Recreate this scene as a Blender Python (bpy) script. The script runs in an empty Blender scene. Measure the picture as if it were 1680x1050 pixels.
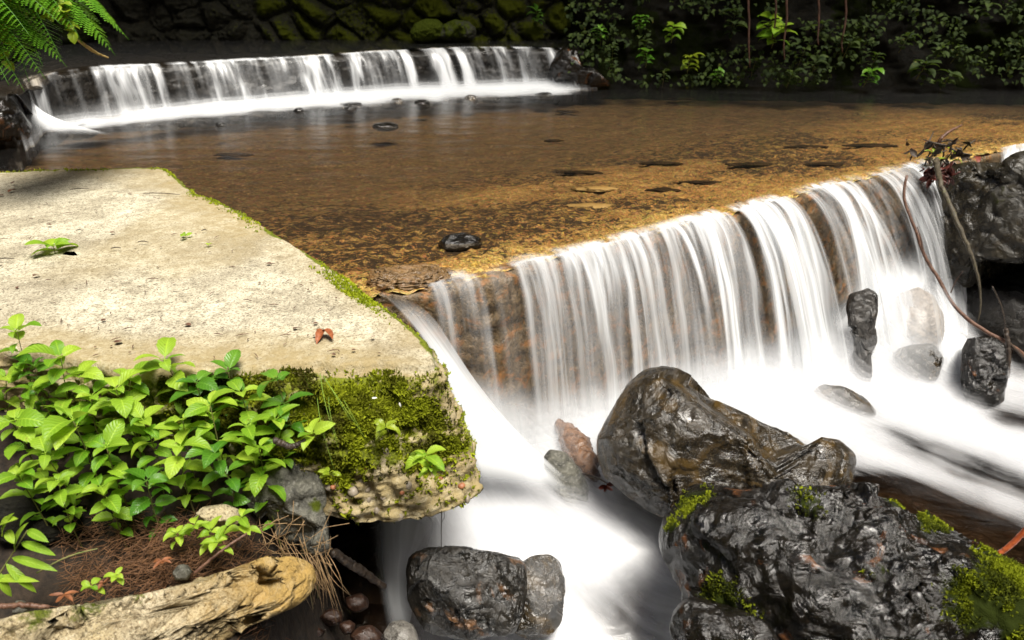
import bpy, bmesh, math, random
import numpy as np
from mathutils import Vector

random.seed(7)
RNG = np.random.default_rng(7)
SC = bpy.context.scene
COL = SC.collection

# ------------------------------------------------------------------ camera, sky, sun, exposure
FPX, PITCH, CAMZ = 1300.0, math.radians(25), 1.5
cam = bpy.data.cameras.new('camera')
cam.sensor_width = 36.0
cam.lens = 36.0 * FPX / 1680.0
cam.clip_start, cam.clip_end = 0.05, 500.0
cam.dof.use_dof = True
cam.dof.focus_distance = 3.9
cam.dof.aperture_fstop = 2.8
camo = bpy.data.objects.new('camera', cam)
camo.location = (0, 0, CAMZ)
camo.rotation_euler = (math.radians(90) - PITCH, 0, 0)
COL.objects.link(camo)
SC.camera = camo

SUN_DIR = Vector((0.22, -0.36, 1.0)).normalized()
SUN_EL = math.asin(SUN_DIR.z)
world = bpy.data.worlds.new('World')
SC.world = world
world.use_nodes = True
wn = world.node_tree
bg = wn.nodes['Background']
sky = wn.nodes.new('ShaderNodeTexSky')
sky.sky_type = 'NISHITA'
sky.sun_disc = False
sky.sun_elevation = SUN_EL
sky.sun_rotation = math.atan2(SUN_DIR.x, SUN_DIR.y)
sky.air_density = 1.0
sky.dust_density = 6.0
sky.ozone_density = 0.3
wn.links.new(sky.outputs[0], bg.inputs[0])
bg.inputs[1].default_value = 0.05
sun = bpy.data.lights.new('sun', 'SUN')
sun.energy = 4.2
sun.angle = math.radians(24)
sun.color = (1.0, 0.96, 0.88)
suno = bpy.data.objects.new('sun', sun)
suno.rotation_euler = SUN_DIR.to_track_quat('Z', 'Y').to_euler()
suno.location = (3, -4, 12)
COL.objects.link(suno)
SC.view_settings.view_transform = 'Standard'
SC.view_settings.look = 'None'
SC.view_settings.exposure = 0.85
SC.view_settings.gamma = 1.0
SC.render.engine = 'CYCLES'
SC.cycles.use_denoising = True
SC.cycles.transparent_max_bounces = 40
SC.cycles.max_bounces = 6
SC.cycles.sample_clamp_indirect = 4.0

# ------------------------------------------------------------------ layout helpers (metres; camera foot at x=0, y=0; pool surface z=0)
def ray(px, py):
    x = (px - 840) / FPX
    y = -(py - 525) / FPX
    return np.array([x, math.cos(PITCH) + y * math.sin(PITCH), -math.sin(PITCH) + y * math.cos(PITCH)])
def onz(px, py, z):
    r = ray(px, py)
    return r * ((z - CAMZ) / r[2]) + np.array([0, 0, CAMZ])
def at(px, py, y):
    r = ray(px, py)
    return r * (y / r[1]) + np.array([0, 0, CAMZ])

def sstep(a, b, x):
    t = np.clip((x - a) / (b - a), 0, 1)
    return t * t * (3 - 2 * t)

def _hash(ix, iy, iz, seed):
    h = (ix.astype(np.uint32) * np.uint32(374761393) + iy.astype(np.uint32) * np.uint32(668265263)
         + iz.astype(np.uint32) * np.uint32(2147483647) + np.uint32((seed * 1274126177) & 0xffffffff))
    h = (h ^ (h >> np.uint32(13))) * np.uint32(1274126177)
    h = (h ^ (h >> np.uint32(16))) * np.uint32(2246822519)
    return ((h ^ (h >> np.uint32(15))) & np.uint32(0xffffff)).astype(np.float64) / 16777215.0
def vnoise(P, seed=0):
    P = np.asarray(P, float)
    i = np.floor(P).astype(np.int64)
    f = P - i
    u = f * f * f * (f * (f * 6 - 15) + 10)
    r = 0
    for dx in (0, 1):
        for dy in (0, 1):
            for dz in (0, 1):
                w = (u[:, 0] if dx else 1 - u[:, 0]) * (u[:, 1] if dy else 1 - u[:, 1]) * (u[:, 2] if dz else 1 - u[:, 2])
                r = r + w * _hash(i[:, 0] + dx, i[:, 1] + dy, i[:, 2] + dz, seed)
    return r
def fbm(P, octv=4, seed=0, gain=0.5):
    a, s, r = 1.0, 0.0, 0.0
    P = np.asarray(P, float)
    for k in range(octv):
        r = r + a * vnoise(P * 2.03 ** k + 17.3 * k, seed + k)
        s += a
        a *= gain
    return r / s
def ridged(P, octv=4, seed=0, gain=0.5):
    a, s, r = 1.0, 0.0, 0.0
    P = np.asarray(P, float)
    for k in range(octv):
        r = r + a * (1 - np.abs(2 * vnoise(P * 2.1 ** k + 9.1 * k, seed + k) - 1))
        s += a
        a *= gain
    return r / s
def n1(x, seed=0, octv=3):
    x = np.asarray(x, float)
    return fbm(np.stack([x, np.full_like(x, 0.37 + seed * 3.1), np.full_like(x, 0.71)], 1), octv, seed)
def facets(P, n, seed, amp, jump=0.6):
    rg = np.random.default_rng(seed)
    lo, hi = P.min(0), P.max(0)
    f = lo + rg.random((n, 3)) * (hi - lo)
    g = rg.normal(size=(n, 3))
    g /= np.linalg.norm(g, axis=1)[:, None]
    off = rg.normal(size=n) * jump
    out = np.zeros(len(P))
    size = (np.prod(hi - lo) / n) ** (1 / 3)
    Pw = P + (np.stack([vnoise(P / size * 1.5 + k * 9, seed + k) for k in range(3)], 1) - 0.5) * size * 0.6
    for s in range(0, len(P), 20000):
        q = Pw[s:s + 20000]
        d = ((q[:, None, :] - f[None]) ** 2).sum(2)
        k = d.argmin(1)
        out[s:s + 20000] = ((q - f[k]) * g[k]).sum(1) / size + off[k] * 0.4
    return amp * np.clip(out, -1.2, 1.2)

# ------------------------------------------------------------------ object helpers
def tag(o, label=None, cat=None, group=None, kind=None):
    if label: o['label'] = label
    if cat: o['category'] = cat
    if group: o['group'] = group
    if kind: o['kind'] = kind
    return o
def empty(name, loc, label, cat, group=None):
    o = bpy.data.objects.new(name, None)
    o.location = loc
    o.empty_display_size = 0.05
    COL.objects.link(o)
    return tag(o, label, cat, group)
def mk(name, V, F, mat, parent=None, smooth=True, uv=None, attrs=None, origin=None):
    V = np.asarray(V, float)
    if isinstance(F, list) and F and isinstance(F[0], np.ndarray):
        loops = np.concatenate([f.ravel() for f in F])
        tot = np.concatenate([np.full(len(f), f.shape[1]) for f in F])
    else:
        F = np.asarray(F)
        loops = F.ravel()
        tot = np.full(len(F), F.shape[1])
    if origin is None:
        lo, hi = V.min(0), V.max(0)
        origin = np.array([(lo[0] + hi[0]) / 2, (lo[1] + hi[1]) / 2, lo[2]])
    origin = np.asarray(origin, float)
    me = bpy.data.meshes.new(name)
    me.vertices.add(len(V))
    me.vertices.foreach_set('co', (V - origin).astype(np.float32).ravel())
    me.loops.add(len(loops))
    me.loops.foreach_set('vertex_index', loops.astype(np.int32))
    me.polygons.add(len(tot))
    me.polygons.foreach_set('loop_start', np.concatenate([[0], np.cumsum(tot)[:-1]]).astype(np.int32))
    me.update(calc_edges=True)
    me.polygons.foreach_set('use_smooth', np.full(len(tot), bool(smooth)))
    if uv is not None:
        l = me.uv_layers.new(name='UVMap')
        l.data.foreach_set('uv', np.asarray(uv, np.float32)[loops].ravel())
    for k, a in (attrs or {}).items():
        at_ = me.attributes.new(k, 'FLOAT', 'POINT')
        at_.data.foreach_set('value', np.asarray(a, np.float32))
    me.materials.append(mat)
    o = bpy.data.objects.new(name, me)
    COL.objects.link(o)
    if parent is not None:
        o.parent = parent
        o.location = Vector(origin) - parent.location
    else:
        o.location = origin
    return o
def grid_faces(nu, nv, off=0, closed=False):
    i, j = np.meshgrid(np.arange(nu if closed else nu - 1), np.arange(nv - 1), indexing='ij')
    a = (i * nv + j).ravel()
    b = (((i + 1) % nu) * nv + j).ravel()
    return np.stack([a, b, b + 1, a + 1], 1) + off
_ICO = {}
def ico(sub):
    if sub not in _ICO:
        bm = bmesh.new()
        bmesh.ops.create_icosphere(bm, subdivisions=sub, radius=1.0)
        _ICO[sub] = (np.array([v.co[:] for v in bm.verts]), np.array([[v.index for v in f.verts] for f in bm.faces]))
        bm.free()
    return _ICO[sub]
def vnormals(V, F):
    t = F[:, :3]
    n = np.cross(V[t[:, 1]] - V[t[:, 0]], V[t[:, 2]] - V[t[:, 0]])
    N = np.zeros_like(V)
    for k in range(3):
        np.add.at(N, t[:, k], n)
    return N / (np.linalg.norm(N, axis=1)[:, None] + 1e-12)
def resample(pts, n):
    pts = np.asarray(pts, float)
    d = np.concatenate([[0], np.cumsum(np.linalg.norm(np.diff(pts, axis=0), axis=1))])
    s = np.linspace(0, d[-1], n)
    return np.stack([np.interp(s, d, pts[:, k]) for k in range(pts.shape[1])], 1), s
def smooth_poly(pts, n, it=2):
    pts = np.asarray(pts, float)
    for _ in range(it):
        q = [pts[0]]
        for a, b in zip(pts[:-1], pts[1:]):
            q += [a * .75 + b * .25, a * .25 + b * .75]
        q.append(pts[-1])
        pts = np.array(q)
    return resample(pts, n)
def tube(pts, radii, nseg=7, n=None, rough=0.0, seed=0):
    pts = np.asarray(pts, float)
    if n:
        r_ = np.interp(np.linspace(0, 1, n), np.linspace(0, 1, len(radii)), radii)
        pts, _ = smooth_poly(pts, n)
        radii = r_
    radii = np.asarray(radii, float)
    if rough:
        rg = np.random.default_rng(seed)
        pts = pts + rg.normal(size=pts.shape) * rough * radii[:, None]
    T = np.gradient(pts, axis=0)
    T /= np.linalg.norm(T, axis=1)[:, None] + 1e-9
    A = np.cross(T, [0.3, 0.2, 1.0])
    A /= np.linalg.norm(A, axis=1)[:, None] + 1e-9
    B = np.cross(T, A)
    th = np.linspace(0, 2 * np.pi, nseg, endpoint=False)
    ring = A[:, None] * np.cos(th)[None, :, None] + B[:, None] * np.sin(th)[None, :, None]
    rr = radii[:, None, None]
    if rough:
        rr = rr * (1 + rough * 0.6 * np.random.default_rng(seed + 1).normal(size=(len(pts), nseg, 1)))
    V = (pts[:, None] + ring * rr).reshape(-1, 3)
    i, j = np.meshgrid(np.arange(len(pts) - 1), np.arange(nseg), indexing='ij')
    a = (i * nseg + j).ravel(); b = (i * nseg + (j + 1) % nseg).ravel()
    F = np.stack([a, b, b + nseg, a + nseg], 1)
    c0, c1 = len(V), len(V) + 1
    V = np.vstack([V, pts[0] - T[0] * radii[0] * .4, pts[-1] + T[-1] * radii[-1] * .4])
    j = np.arange(nseg); k = (j + 1) % nseg; e = (len(pts) - 1) * nseg
    T3 = np.vstack([np.stack([k, j, np.full(nseg, c0)], 1), np.stack([e + j, e + k, np.full(nseg, c1)], 1)])
    return V, [F, T3]
class Acc:
    """collects pieces of ONE part's mesh"""
    def __init__(s): s.V, s.Q, s.T, s.uv, s.a, s.n = [], [], [], [], [], 0
    def add(s, V, F, uv=None, a=0.0):
        for f in (F if isinstance(F, list) else [F]):
            (s.Q if f.shape[1] == 4 else s.T).append(f + s.n)
        s.V.append(V); s.n += len(V)
        s.uv.append(np.zeros((len(V), 2)) if uv is None else uv)
        s.a.append(np.full(len(V), a, float) if np.isscalar(a) else a)
    def build(s, name, mat, parent=None, smooth=True, origin=None):
        F = ([np.vstack(s.Q)] if s.Q else []) + ([np.vstack(s.T)] if s.T else [])
        return mk(name, np.vstack(s.V), F, mat, parent, smooth, np.vstack(s.uv), {'tone': np.concatenate(s.a)}, origin)

# ------------------------------------------------------------------ materials
def mat_new(name):
    m = bpy.data.materials.new(name)
    m.use_nodes = True
    nt = m.node_tree
    nt.nodes.clear()
    return m, nt
def N(nt, typ, ins=None, **props):
    n = nt.nodes.new('ShaderNode' + typ)
    for k, v in props.items():
        setattr(n, k, v)
    for k, v in (ins or {}).items():
        s = n.inputs[k]
        if isinstance(v, bpy.types.NodeSocket):
            nt.links.new(v, s)
        else:
            if s.type == 'RGBA' and len(v) == 3:
                v = (*v, 1)
            s.default_value = v
    return n
def noise(nt, vec, scale, detail=4, rough=0.55, dist=0.0, typ='FBM'):
    return N(nt, 'TexNoise', {'Vector': vec, 'Scale': scale, 'Detail': detail, 'Roughness': rough, 'Distortion': dist}, noise_type=typ).outputs[0]
def voro(nt, vec, scale, feature='F1', out=0):
    return N(nt, 'TexVoronoi', {'Vector': vec, 'Scale': scale}, feature=feature).outputs[out]
def ramp(nt, fac, stops, interp='LINEAR'):
    n = N(nt, 'ValToRGB', {'Fac': fac})
    cr = n.color_ramp
    cr.interpolation = interp
    while len(cr.elements) > len(stops): cr.elements.remove(cr.elements[-1])
    while len(cr.elements) < len(stops): cr.elements.new(1)
    for e, (p, c) in zip(cr.elements, stops):
        e.position = p
        e.color = (c, c, c, 1) if np.isscalar(c) else (*c, 1)
    return n.outputs[0]
def math_(nt, op, a, b=0.0, c=0.0, clamp=False):
    n = nt.nodes.new('ShaderNodeMath')
    n.operation = op
    n.use_clamp = clamp
    for i, v in enumerate((a, b, c)):
        if isinstance(v, bpy.types.NodeSocket): nt.links.new(v, n.inputs[i])
        else: n.inputs[i].default_value = v
    return n.outputs[0]
def mixc(nt, fac, a, b, blend='MIX'):
    n = N(nt, 'Mix', None, data_type='RGBA', blend_type=blend)
    for i, v in ((0, fac), (6, a), (7, b)):
        s = n.inputs[i]
        if isinstance(v, bpy.types.NodeSocket): nt.links.new(v, s)
        else: s.default_value = v if i == 0 else (*v, 1)
    return n.outputs[2]
def attr(nt, name): return N(nt, 'Attribute', None, attribute_name=name).outputs['Fac']
def objco(nt, scale=(1, 1, 1), rot=(0, 0, 0)):
    tc = N(nt, 'TexCoord').outputs['Object']
    return N(nt, 'Mapping', {'Vector': tc, 'Scale': scale, 'Rotation': rot}).outputs[0]
def bump(nt, h, strength, dist, normal=None):
    ins = {'Height': h, 'Strength': strength, 'Distance': dist}
    if normal is not None: ins['Normal'] = normal
    return N(nt, 'Bump', ins).outputs[0]
def out(nt, sh):
    N(nt, 'OutputMaterial', {'Surface': sh})
def principled(nt, **ins):
    return N(nt, 'BsdfPrincipled', {k.replace('_', ' '): v for k, v in ins.items()}).outputs[0]

def m_rock(name, dark, mid, light, rust, rough=(0.12, 0.45), moss=(0.09, 0.14, 0.01), sc=1.0, bstr=0.8, spec=0.5, rustamt=0.62, coat=0.0, fb=1.0):
    m, nt = mat_new(name)
    co = objco(nt)
    n_big = noise(nt, co, 4 * sc, 5, 0.6, 0.4)
    n_mid = noise(nt, co, 14 * sc, 6, 0.65, 0.8)
    n_fin = noise(nt, co, 70 * sc, 5, 0.7)
    c = mixc(nt, ramp(nt, n_mid, [(0.35, 0), (0.62, 1)]), dark, mid)
    c = mixc(nt, math_(nt, 'MULTIPLY', ramp(nt, n_fin, [(0.52, 0), (0.72, 1)]), 0.6), c, light)
    c = mixc(nt, ramp(nt, noise(nt, co, 5.5 * sc, 4, 0.6, 1.0), [(rustamt, 0), (rustamt + 0.12, 1)]), c, rust)
    mo = attr(nt, 'moss')
    mo2 = ramp(nt, math_(nt, 'ADD', mo, math_(nt, 'MULTIPLY', math_(nt, 'SUBTRACT', n_mid, 0.5), 1.2)), [(0.45, 0), (0.62, 1)])
    c = mixc(nt, mo2, c, mixc(nt, n_fin, tuple(x * .45 for x in moss), moss))
    r = ramp(nt, math_(nt, 'ADD', math_(nt, 'MULTIPLY', n_mid, .45), math_(nt, 'MULTIPLY', n_big, .55)), [(0.40, rough[0]), (0.58, rough[1])])
    r = math_(nt, 'MAXIMUM', r, math_(nt, 'MULTIPLY', mo2, 0.85))
    rid = noise(nt, N(nt, 'Mapping', {'Vector': co, 'Rotation': (0.4, 0.7, 0.5), 'Scale': (1, 2.2, 1)}).outputs[0], 9 * sc, 8, 0.62, 0.7, 'RIDGED_MULTIFRACTAL')
    b1 = bump(nt, rid, bstr * 0.5, 0.02 / sc)
    b2 = bump(nt, n_mid, bstr * 0.8, 0.03 / sc, b1)
    b3 = bump(nt, n_fin, bstr * 0.55 * fb, 0.006 / sc, b2)
    out(nt, principled(nt, Base_Color=c, Roughness=r, Normal=b3, Specular_IOR_Level=math_(nt, 'MULTIPLY', math_(nt, 'SUBTRACT', 1.0, math_(nt, 'MULTIPLY', mo2, 0.85)), spec), Coat_Weight=math_(nt, 'MULTIPLY', math_(nt, 'SUBTRACT', 1.0, mo2), coat), Coat_Roughness=0.10, Coat_Normal=b3))
    return m
def m_concrete(name, base, pale, dark, stain, moss, bs=1.0):
    m, nt = mat_new(name)
    co = objco(nt)
    n_big = noise(nt, co, 2.2, 5, 0.6, 0.3)
    n_mid = noise(nt, co, 16, 6, 0.7)
    n_fin = noise(nt, co, 95, 4, 0.75)
    vd = voro(nt, co, 75)
    c = mixc(nt, ramp(nt, n_big, [(0.36, 0), (0.62, 1)]), base, pale)
    c = mixc(nt, math_(nt, 'MULTIPLY', ramp(nt, n_mid, [(0.46, 0), (0.66, 1)]), 0.6), c, dark)
    c = mixc(nt, math_(nt, 'MULTIPLY', ramp(nt, n_fin, [(0.5, 0), (0.60, 1)]), 0.8), c, tuple(x * .6 for x in dark))
    c = mixc(nt, math_(nt, 'MULTIPLY', ramp(nt, vd, [(0.1, 1), (0.28, 0)]), 0.6), c, pale)
    c = mixc(nt, ramp(nt, noise(nt, co, 42, 5, .75, .3), [(.57, 0), (.66, .85)]), c, tuple(x * .32 for x in dark))
    c = mixc(nt, ramp(nt, noise(nt, co, 30, 5, .8, .2), [(.58, 0), (.66, .6)]), c, tuple(min(.8, x * 1.25) for x in pale))
    st = attr(nt, 'stain')
    c = mixc(nt, math_(nt, 'MULTIPLY', st, ramp(nt, n_mid, [(0.3, 0.5), (0.55, 1)])), c, stain)
    mo = attr(nt, 'moss')
    mo2 = ramp(nt, math_(nt, 'ADD', mo, math_(nt, 'MULTIPLY', math_(nt, 'SUBTRACT', n_mid, 0.5), 1.1)), [(0.42, 0), (0.6, 1)])
    c = mixc(nt, mo2, c, mixc(nt, ramp(nt, n_fin, [(.35, 0), (.65, 1)]), tuple(x * .3 for x in moss), moss))
    b1 = bump(nt, n_mid, 0.55, 0.02 * bs)
    b2 = bump(nt, n_fin, 0.6, 0.006 * bs, b1)
    b3 = bump(nt, vd, 0.35, 0.006, b2)
    out(nt, principled(nt, Base_Color=c, Roughness=0.85, Normal=b3, Specular_IOR_Level=0.3))
    return m
def m_plain(name, c1, c2, scale=30, rough=0.7, bs=0.4, stretch=(1, 1, 1), spec=0.4):
    m, nt = mat_new(name)
    co = objco(nt, stretch)
    n = noise(nt, co, scale, 5, 0.65)
    c = mixc(nt, ramp(nt, n, [(0.35, 0), (0.65, 1)]), c1, c2)
    out(nt, principled(nt, Base_Color=c, Roughness=rough, Normal=bump(nt, n, bs, 0.01), Specular_IOR_Level=spec))
    return m
def m_leaf(name, c1, c2, trans=0.35, gloss=0.35, veins=True):
    m, nt = mat_new(name)
    tone = attr(nt, 'tone')
    uv = N(nt, 'UVMap').outputs[0]
    sx = N(nt, 'SeparateXYZ', {'Vector': uv})
    co = objco(nt)
    c = mixc(nt, tone, c1, c2)
    c = mixc(nt, math_(nt, 'MULTIPLY', noise(nt, co, 25, 3), 0.35), c, tuple(x * .5 for x in c1))
    c = mixc(nt, ramp(nt, noise(nt, co, 14, 4, .7), [(.62, 0), (.70, .55)]), c, (.30, .26, .04))
    c = mixc(nt, ramp(nt, noise(nt, co, 55, 2, .5), [(.70, 0), (.74, .7)]), c, (.10, .05, .015))
    ax = math_(nt, 'ABSOLUTE', sx.outputs[0])
    if veins:
        v = math_(nt, 'FRACT', math_(nt, 'MULTIPLY', math_(nt, 'SUBTRACT', sx.outputs[1], math_(nt, 'MULTIPLY', ax, 0.28)), 8.0))
        v = math_(nt, 'MULTIPLY', math_(nt, 'ABSOLUTE', math_(nt, 'SUBTRACT', v, 0.5)), 2.0)
        mid = ramp(nt, ax, [(0.0, 1), (0.09, 0)])
        line = math_(nt, 'MAXIMUM', mid, ramp(nt, v, [(0.0, 0.6), (0.16, 0)]))
        c = mixc(nt, math_(nt, 'MULTIPLY', line, 0.35), c, tuple(min(1, x * 1.7 + .02) for x in c2))
        nb = bump(nt, math_(nt, 'MULTIPLY', v, math_(nt, 'SUBTRACT', 1.0, mid)), 0.35, 0.006)
    else:
        nb = bump(nt, noise(nt, co, 60, 2), 0.2, 0.005)
    p = principled(nt, Base_Color=c, Roughness=gloss, Normal=nb, Specular_IOR_Level=0.45)
    t = N(nt, 'BsdfTranslucent', {'Color': mixc(nt, 0.5, c, tuple(x * 1.3 for x in c2))}).outputs[0]
    out(nt, N(nt, 'MixShader', {0: trans, 1: p, 2: t}).outputs[0])
    return m
def m_tuft(name, c1, c2):
    m, nt = mat_new(name)
    c = mixc(nt, attr(nt, 'tone'), c1, c2)
    p = principled(nt, Base_Color=c, Roughness=0.8, Specular_IOR_Level=0.15)
    t = N(nt, 'BsdfTranslucent', {'Color': c}).outputs[0]
    out(nt, N(nt, 'MixShader', {0: 0.25, 1: p, 2: t}).outputs[0])
    return m
def white_water(nt, alpha, col=(0.78, 0.80, 0.82), normal=None):
    d = N(nt, 'BsdfDiffuse', {'Color': col}).outputs[0]
    t = N(nt, 'BsdfTranslucent', {'Color': col}).outputs[0]
    g = N(nt, 'BsdfGlossy', {'Color': (1, 1, 1), 'Roughness': 0.3}).outputs[0]
    w = N(nt, 'MixShader', {0: 0.3, 1: d, 2: t}).outputs[0]
    w = N(nt, 'MixShader', {0: 0.05, 1: w, 2: g}).outputs[0]
    tr = N(nt, 'BsdfTransparent').outputs[0]
    out(nt, N(nt, 'MixShader', {0: alpha, 1: tr, 2: w}).outputs[0])
def m_fall(name, f1=5.0, f2=26.0, f3=75.0, gain=1.0, base=0.0):
    """falling water: white threads run along the fall, thin water between them is clear. UV = metres along the lip, 0..1 down"""
    m, nt = mat_new(name)
    uv = N(nt, 'UVMap').outputs[0]
    wob = noise(nt, N(nt, 'Mapping', {'Vector': uv, 'Scale': (2.5, 1.6, 1)}).outputs[0], 1.0, 2, 0.5)
    off = N(nt, 'CombineXYZ', {'X': math_(nt, 'MULTIPLY', math_(nt, 'SUBTRACT', wob, 0.5), 0.09)}).outputs[0]
    uv = N(nt, 'VectorMath', {0: uv, 1: off}, operation='ADD').outputs[0]
    def nz(su, sv, det):
        return noise(nt, N(nt, 'Mapping', {'Vector': uv, 'Scale': (su, sv, 1)}).outputs[0], 1.0, det, 0.55)
    a1 = ramp(nt, nz(f1, 0.5, 3), [(0.42, 0.0), (0.56, 1)])
    a2 = ramp(nt, nz(f2, 0.6, 2), [(0.36, 0.03), (0.64, 1)])
    a3 = ramp(nt, nz(f3, 0.8, 2), [(0.3, 0.55), (0.7, 1)])
    v = N(nt, 'SeparateXYZ', {'Vector': uv}).outputs[1]
    op = attr(nt, 'op')
    a = math_(nt, 'MULTIPLY', math_(nt, 'MULTIPLY', a2, a3), math_(nt, 'ADD', math_(nt, 'MULTIPLY', a1, 0.85), 0.15))
    a = math_(nt, 'MULTIPLY_ADD', a, gain, base)
    a = math_(nt, 'MULTIPLY', a, op)
    a = math_(nt, 'ADD', a, attr(nt, 'mist'), clamp=True)
    a = math_(nt, 'MULTIPLY', a, attr(nt, 'edge'), clamp=True)
    white_water(nt, a)
    return m
def m_foam(name, flow_rot, col=(0.80, 0.81, 0.83)):
    m, nt = mat_new(name)
    co = N(nt, 'TexCoord').outputs['Object']
    st = N(nt, 'Mapping', {'Vector': co, 'Rotation': (0, 0, flow_rot)}).outputs[0]
    st = N(nt, 'Mapping', {'Vector': st, 'Scale': (1.0, 8, 1)}).outputs[0]
    s1 = noise(nt, st, 1.4, 4, 0.6, 0.3)
    s2 = noise(nt, co, 3.0, 3, 0.5, 0.5)
    d = attr(nt, 'foam')
    a = math_(nt, 'ADD', d, math_(nt, 'MULTIPLY', math_(nt, 'ADD', math_(nt, 'SUBTRACT', s1, 0.5), math_(nt, 'MULTIPLY', math_(nt, 'SUBTRACT', s2, 0.5), 0.5)),
                                  math_(nt, 'MULTIPLY', attr(nt, 'var'), 1.6)))
    a = ramp(nt, a, [(0.0, 0), (0.5, 0.45), (1.0, 1.0)])
    a = math_(nt, 'MULTIPLY', a, attr(nt, 'cap'), clamp=True)
    white_water(nt, a, col)
    return m
def m_water(name, tint, rough, bscale, bstr, stretch=(1, 3, 1), rot=0.0, gl=1.0):
    m, nt = mat_new(name)
    co = objco(nt, stretch, (0, 0, rot))
    n = noise(nt, co, bscale, 3, 0.5, 0.3)
    b = bump(nt, n, bstr, 0.02)
    fr = N(nt, 'Fresnel', {'IOR': 1.33, 'Normal': b}).outputs[0]
    g = N(nt, 'BsdfGlossy', {'Color': (gl, gl, gl), 'Roughness': rough, 'Normal': b}).outputs[0]
    tr = N(nt, 'BsdfTransparent', {'Color': tint}).outputs[0]
    out(nt, N(nt, 'MixShader', {0: fr, 1: tr, 2: g}).outputs[0])
    return m

# ------------------------------------------------------------------ material instances
M_wetdark = m_rock('wet_dark_rock', (.002, .002, .0018), (.009, .007, .0045), (.030, .023, .015), (.13, .048, .014), (.04, .24), sc=1.0, bstr=.9, rustamt=.60, spec=.62, fb=.25, moss=(.020, .028, .002))
M_wetbrown = m_rock('wet_brown_rock', (.005, .004, .0025), (.030, .021, .010), (.085, .07, .045), (.065, .040, .012), (.06, .34), sc=1.0, bstr=.85, rustamt=.50, spec=.75, fb=.35, moss=(.05, .055, .006))
M_stone = m_rock('grey_stone', (.035, .034, .028), (.13, .125, .10), (.30, .29, .25), (.09, .075, .035), (.4, .75), moss=(.08, .10, .012), bstr=1.2, spec=.35)
M_wallrock = m_rock('mossy_wall_rock', (.005, .005, .003), (.018, .017, .009), (.045, .042, .024), (.03, .022, .008), (.55, .9), moss=(.058, .068, .006), sc=2.2, bstr=1.4, spec=.2)
M_soilbank = m_rock('bank_earth', (.003, .003, .002), (.009, .008, .005), (.02, .018, .011), (.012, .008, .004), (.7, .95), moss=(.012, .016, .004), sc=.7, bstr=.8, spec=.15)
M_concrete = m_concrete('old_concrete', (.335, .295, .21), (.62, .57, .43), (.17, .14, .09), (.29, .225, .105), (.17, .20, .008))
M_block = m_concrete('pale_block', (.42, .34, .19), (.60, .53, .38), (.16, .11, .05), (.36, .235, .07), (.14, .17, .015), 2.6)
M_weir = m_rock('weir_face', (.03, .021, .011), (.15, .10, .05), (.34, .25, .14), (.22, .10, .03), (.2, .5), sc=2.2, bstr=1.2, rustamt=.52)
M_weirdark = m_rock('dark_weir_face', (.006, .005, .004), (.02, .017, .013), (.05, .045, .035), (.03, .02, .012), (.2, .5), sc=1.0, bstr=.8)
M_soil = m_plain('earth', (.008, .0055, .0035), (.034, .022, .013), 25, .9, .8)
M_needle = m_plain('pine_needles', (.055, .026, .012), (.19, .09, .038), 40, .7, .2)
M_deadleaf = m_plain('dead_leaf', (.16, .045, .014), (.32, .10, .035), 40, .55, .4)
M_redleaf = m_plain('red_leaf', (.10, .022, .014), (.20, .05, .03), 40, .5, .4)
M_twig = m_plain('twig_bark', (.06, .026, .016), (.16, .085, .055), 50, .45, .5)
M_darktwig = m_plain('dark_twig_bark', (.018, .012, .009), (.06, .042, .028), 50, .5, .5)
M_redstick = m_plain('red_stick', (.42, .07, .018), (.60, .16, .06), 60, .35, .3)
M_log = m_rock('wet_log', (.06, .028, .014), (.16, .08, .04), (.36, .24, .14), (.26, .12, .04), (.2, .5), sc=2.0, bstr=.8)
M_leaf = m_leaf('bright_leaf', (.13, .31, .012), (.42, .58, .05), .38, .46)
M_leafdeep = m_leaf('deep_green_leaf', (.06, .19, .012), (.16, .34, .03))  # deeper green leaf tone, mixed in among the plants
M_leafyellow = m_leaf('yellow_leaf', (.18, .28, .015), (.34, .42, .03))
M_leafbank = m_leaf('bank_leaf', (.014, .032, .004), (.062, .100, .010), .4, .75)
M_fern = m_leaf('fern_leaf', (.05, .17, .010), (.16, .36, .02), veins=False)
M_stem = m_plain('green_stem', (.10, .13, .03), (.20, .16, .06), 30, .6, .2)
M_moss = m_tuft('moss_blades', (.05, .045, .006), (.27, .31, .012))
M_mosslime = m_tuft('lime_moss_blades', (.16, .22, .006), (.40, .46, .02))
M_canopy = m_plain('canopy_leaf', (.02, .05, .01), (.05, .10, .02), 10, .6, .1)
M_fall = m_fall('falling_water', 4.5, 15.0, 44.0, 1.55)
M_fallback = m_fall('falling_water_back', 3.0, 11.0, 36.0, .8)
M_veil = m_fall('water_veil', 6.0, 20.0, 60.0, .55, .55)
M_foam = m_foam('white_water', math.radians(38))
M_foamup = m_foam('upper_white_water', math.radians(-12), (.84, .86, .88))
M_pool = m_water('pool_water', (.95, .89, .80), .24, 2.2, .3, (1, 2.6, 1), 0.0, .72)
M_low = m_water('lower_water', (.55, .45, .36), .14, 3.0, .5, (1, 3, 1), .6)
M_glass = m_water('thin_film', (.9, .88, .82), .1, 8.0, .5, (1, 1, 1))

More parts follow.
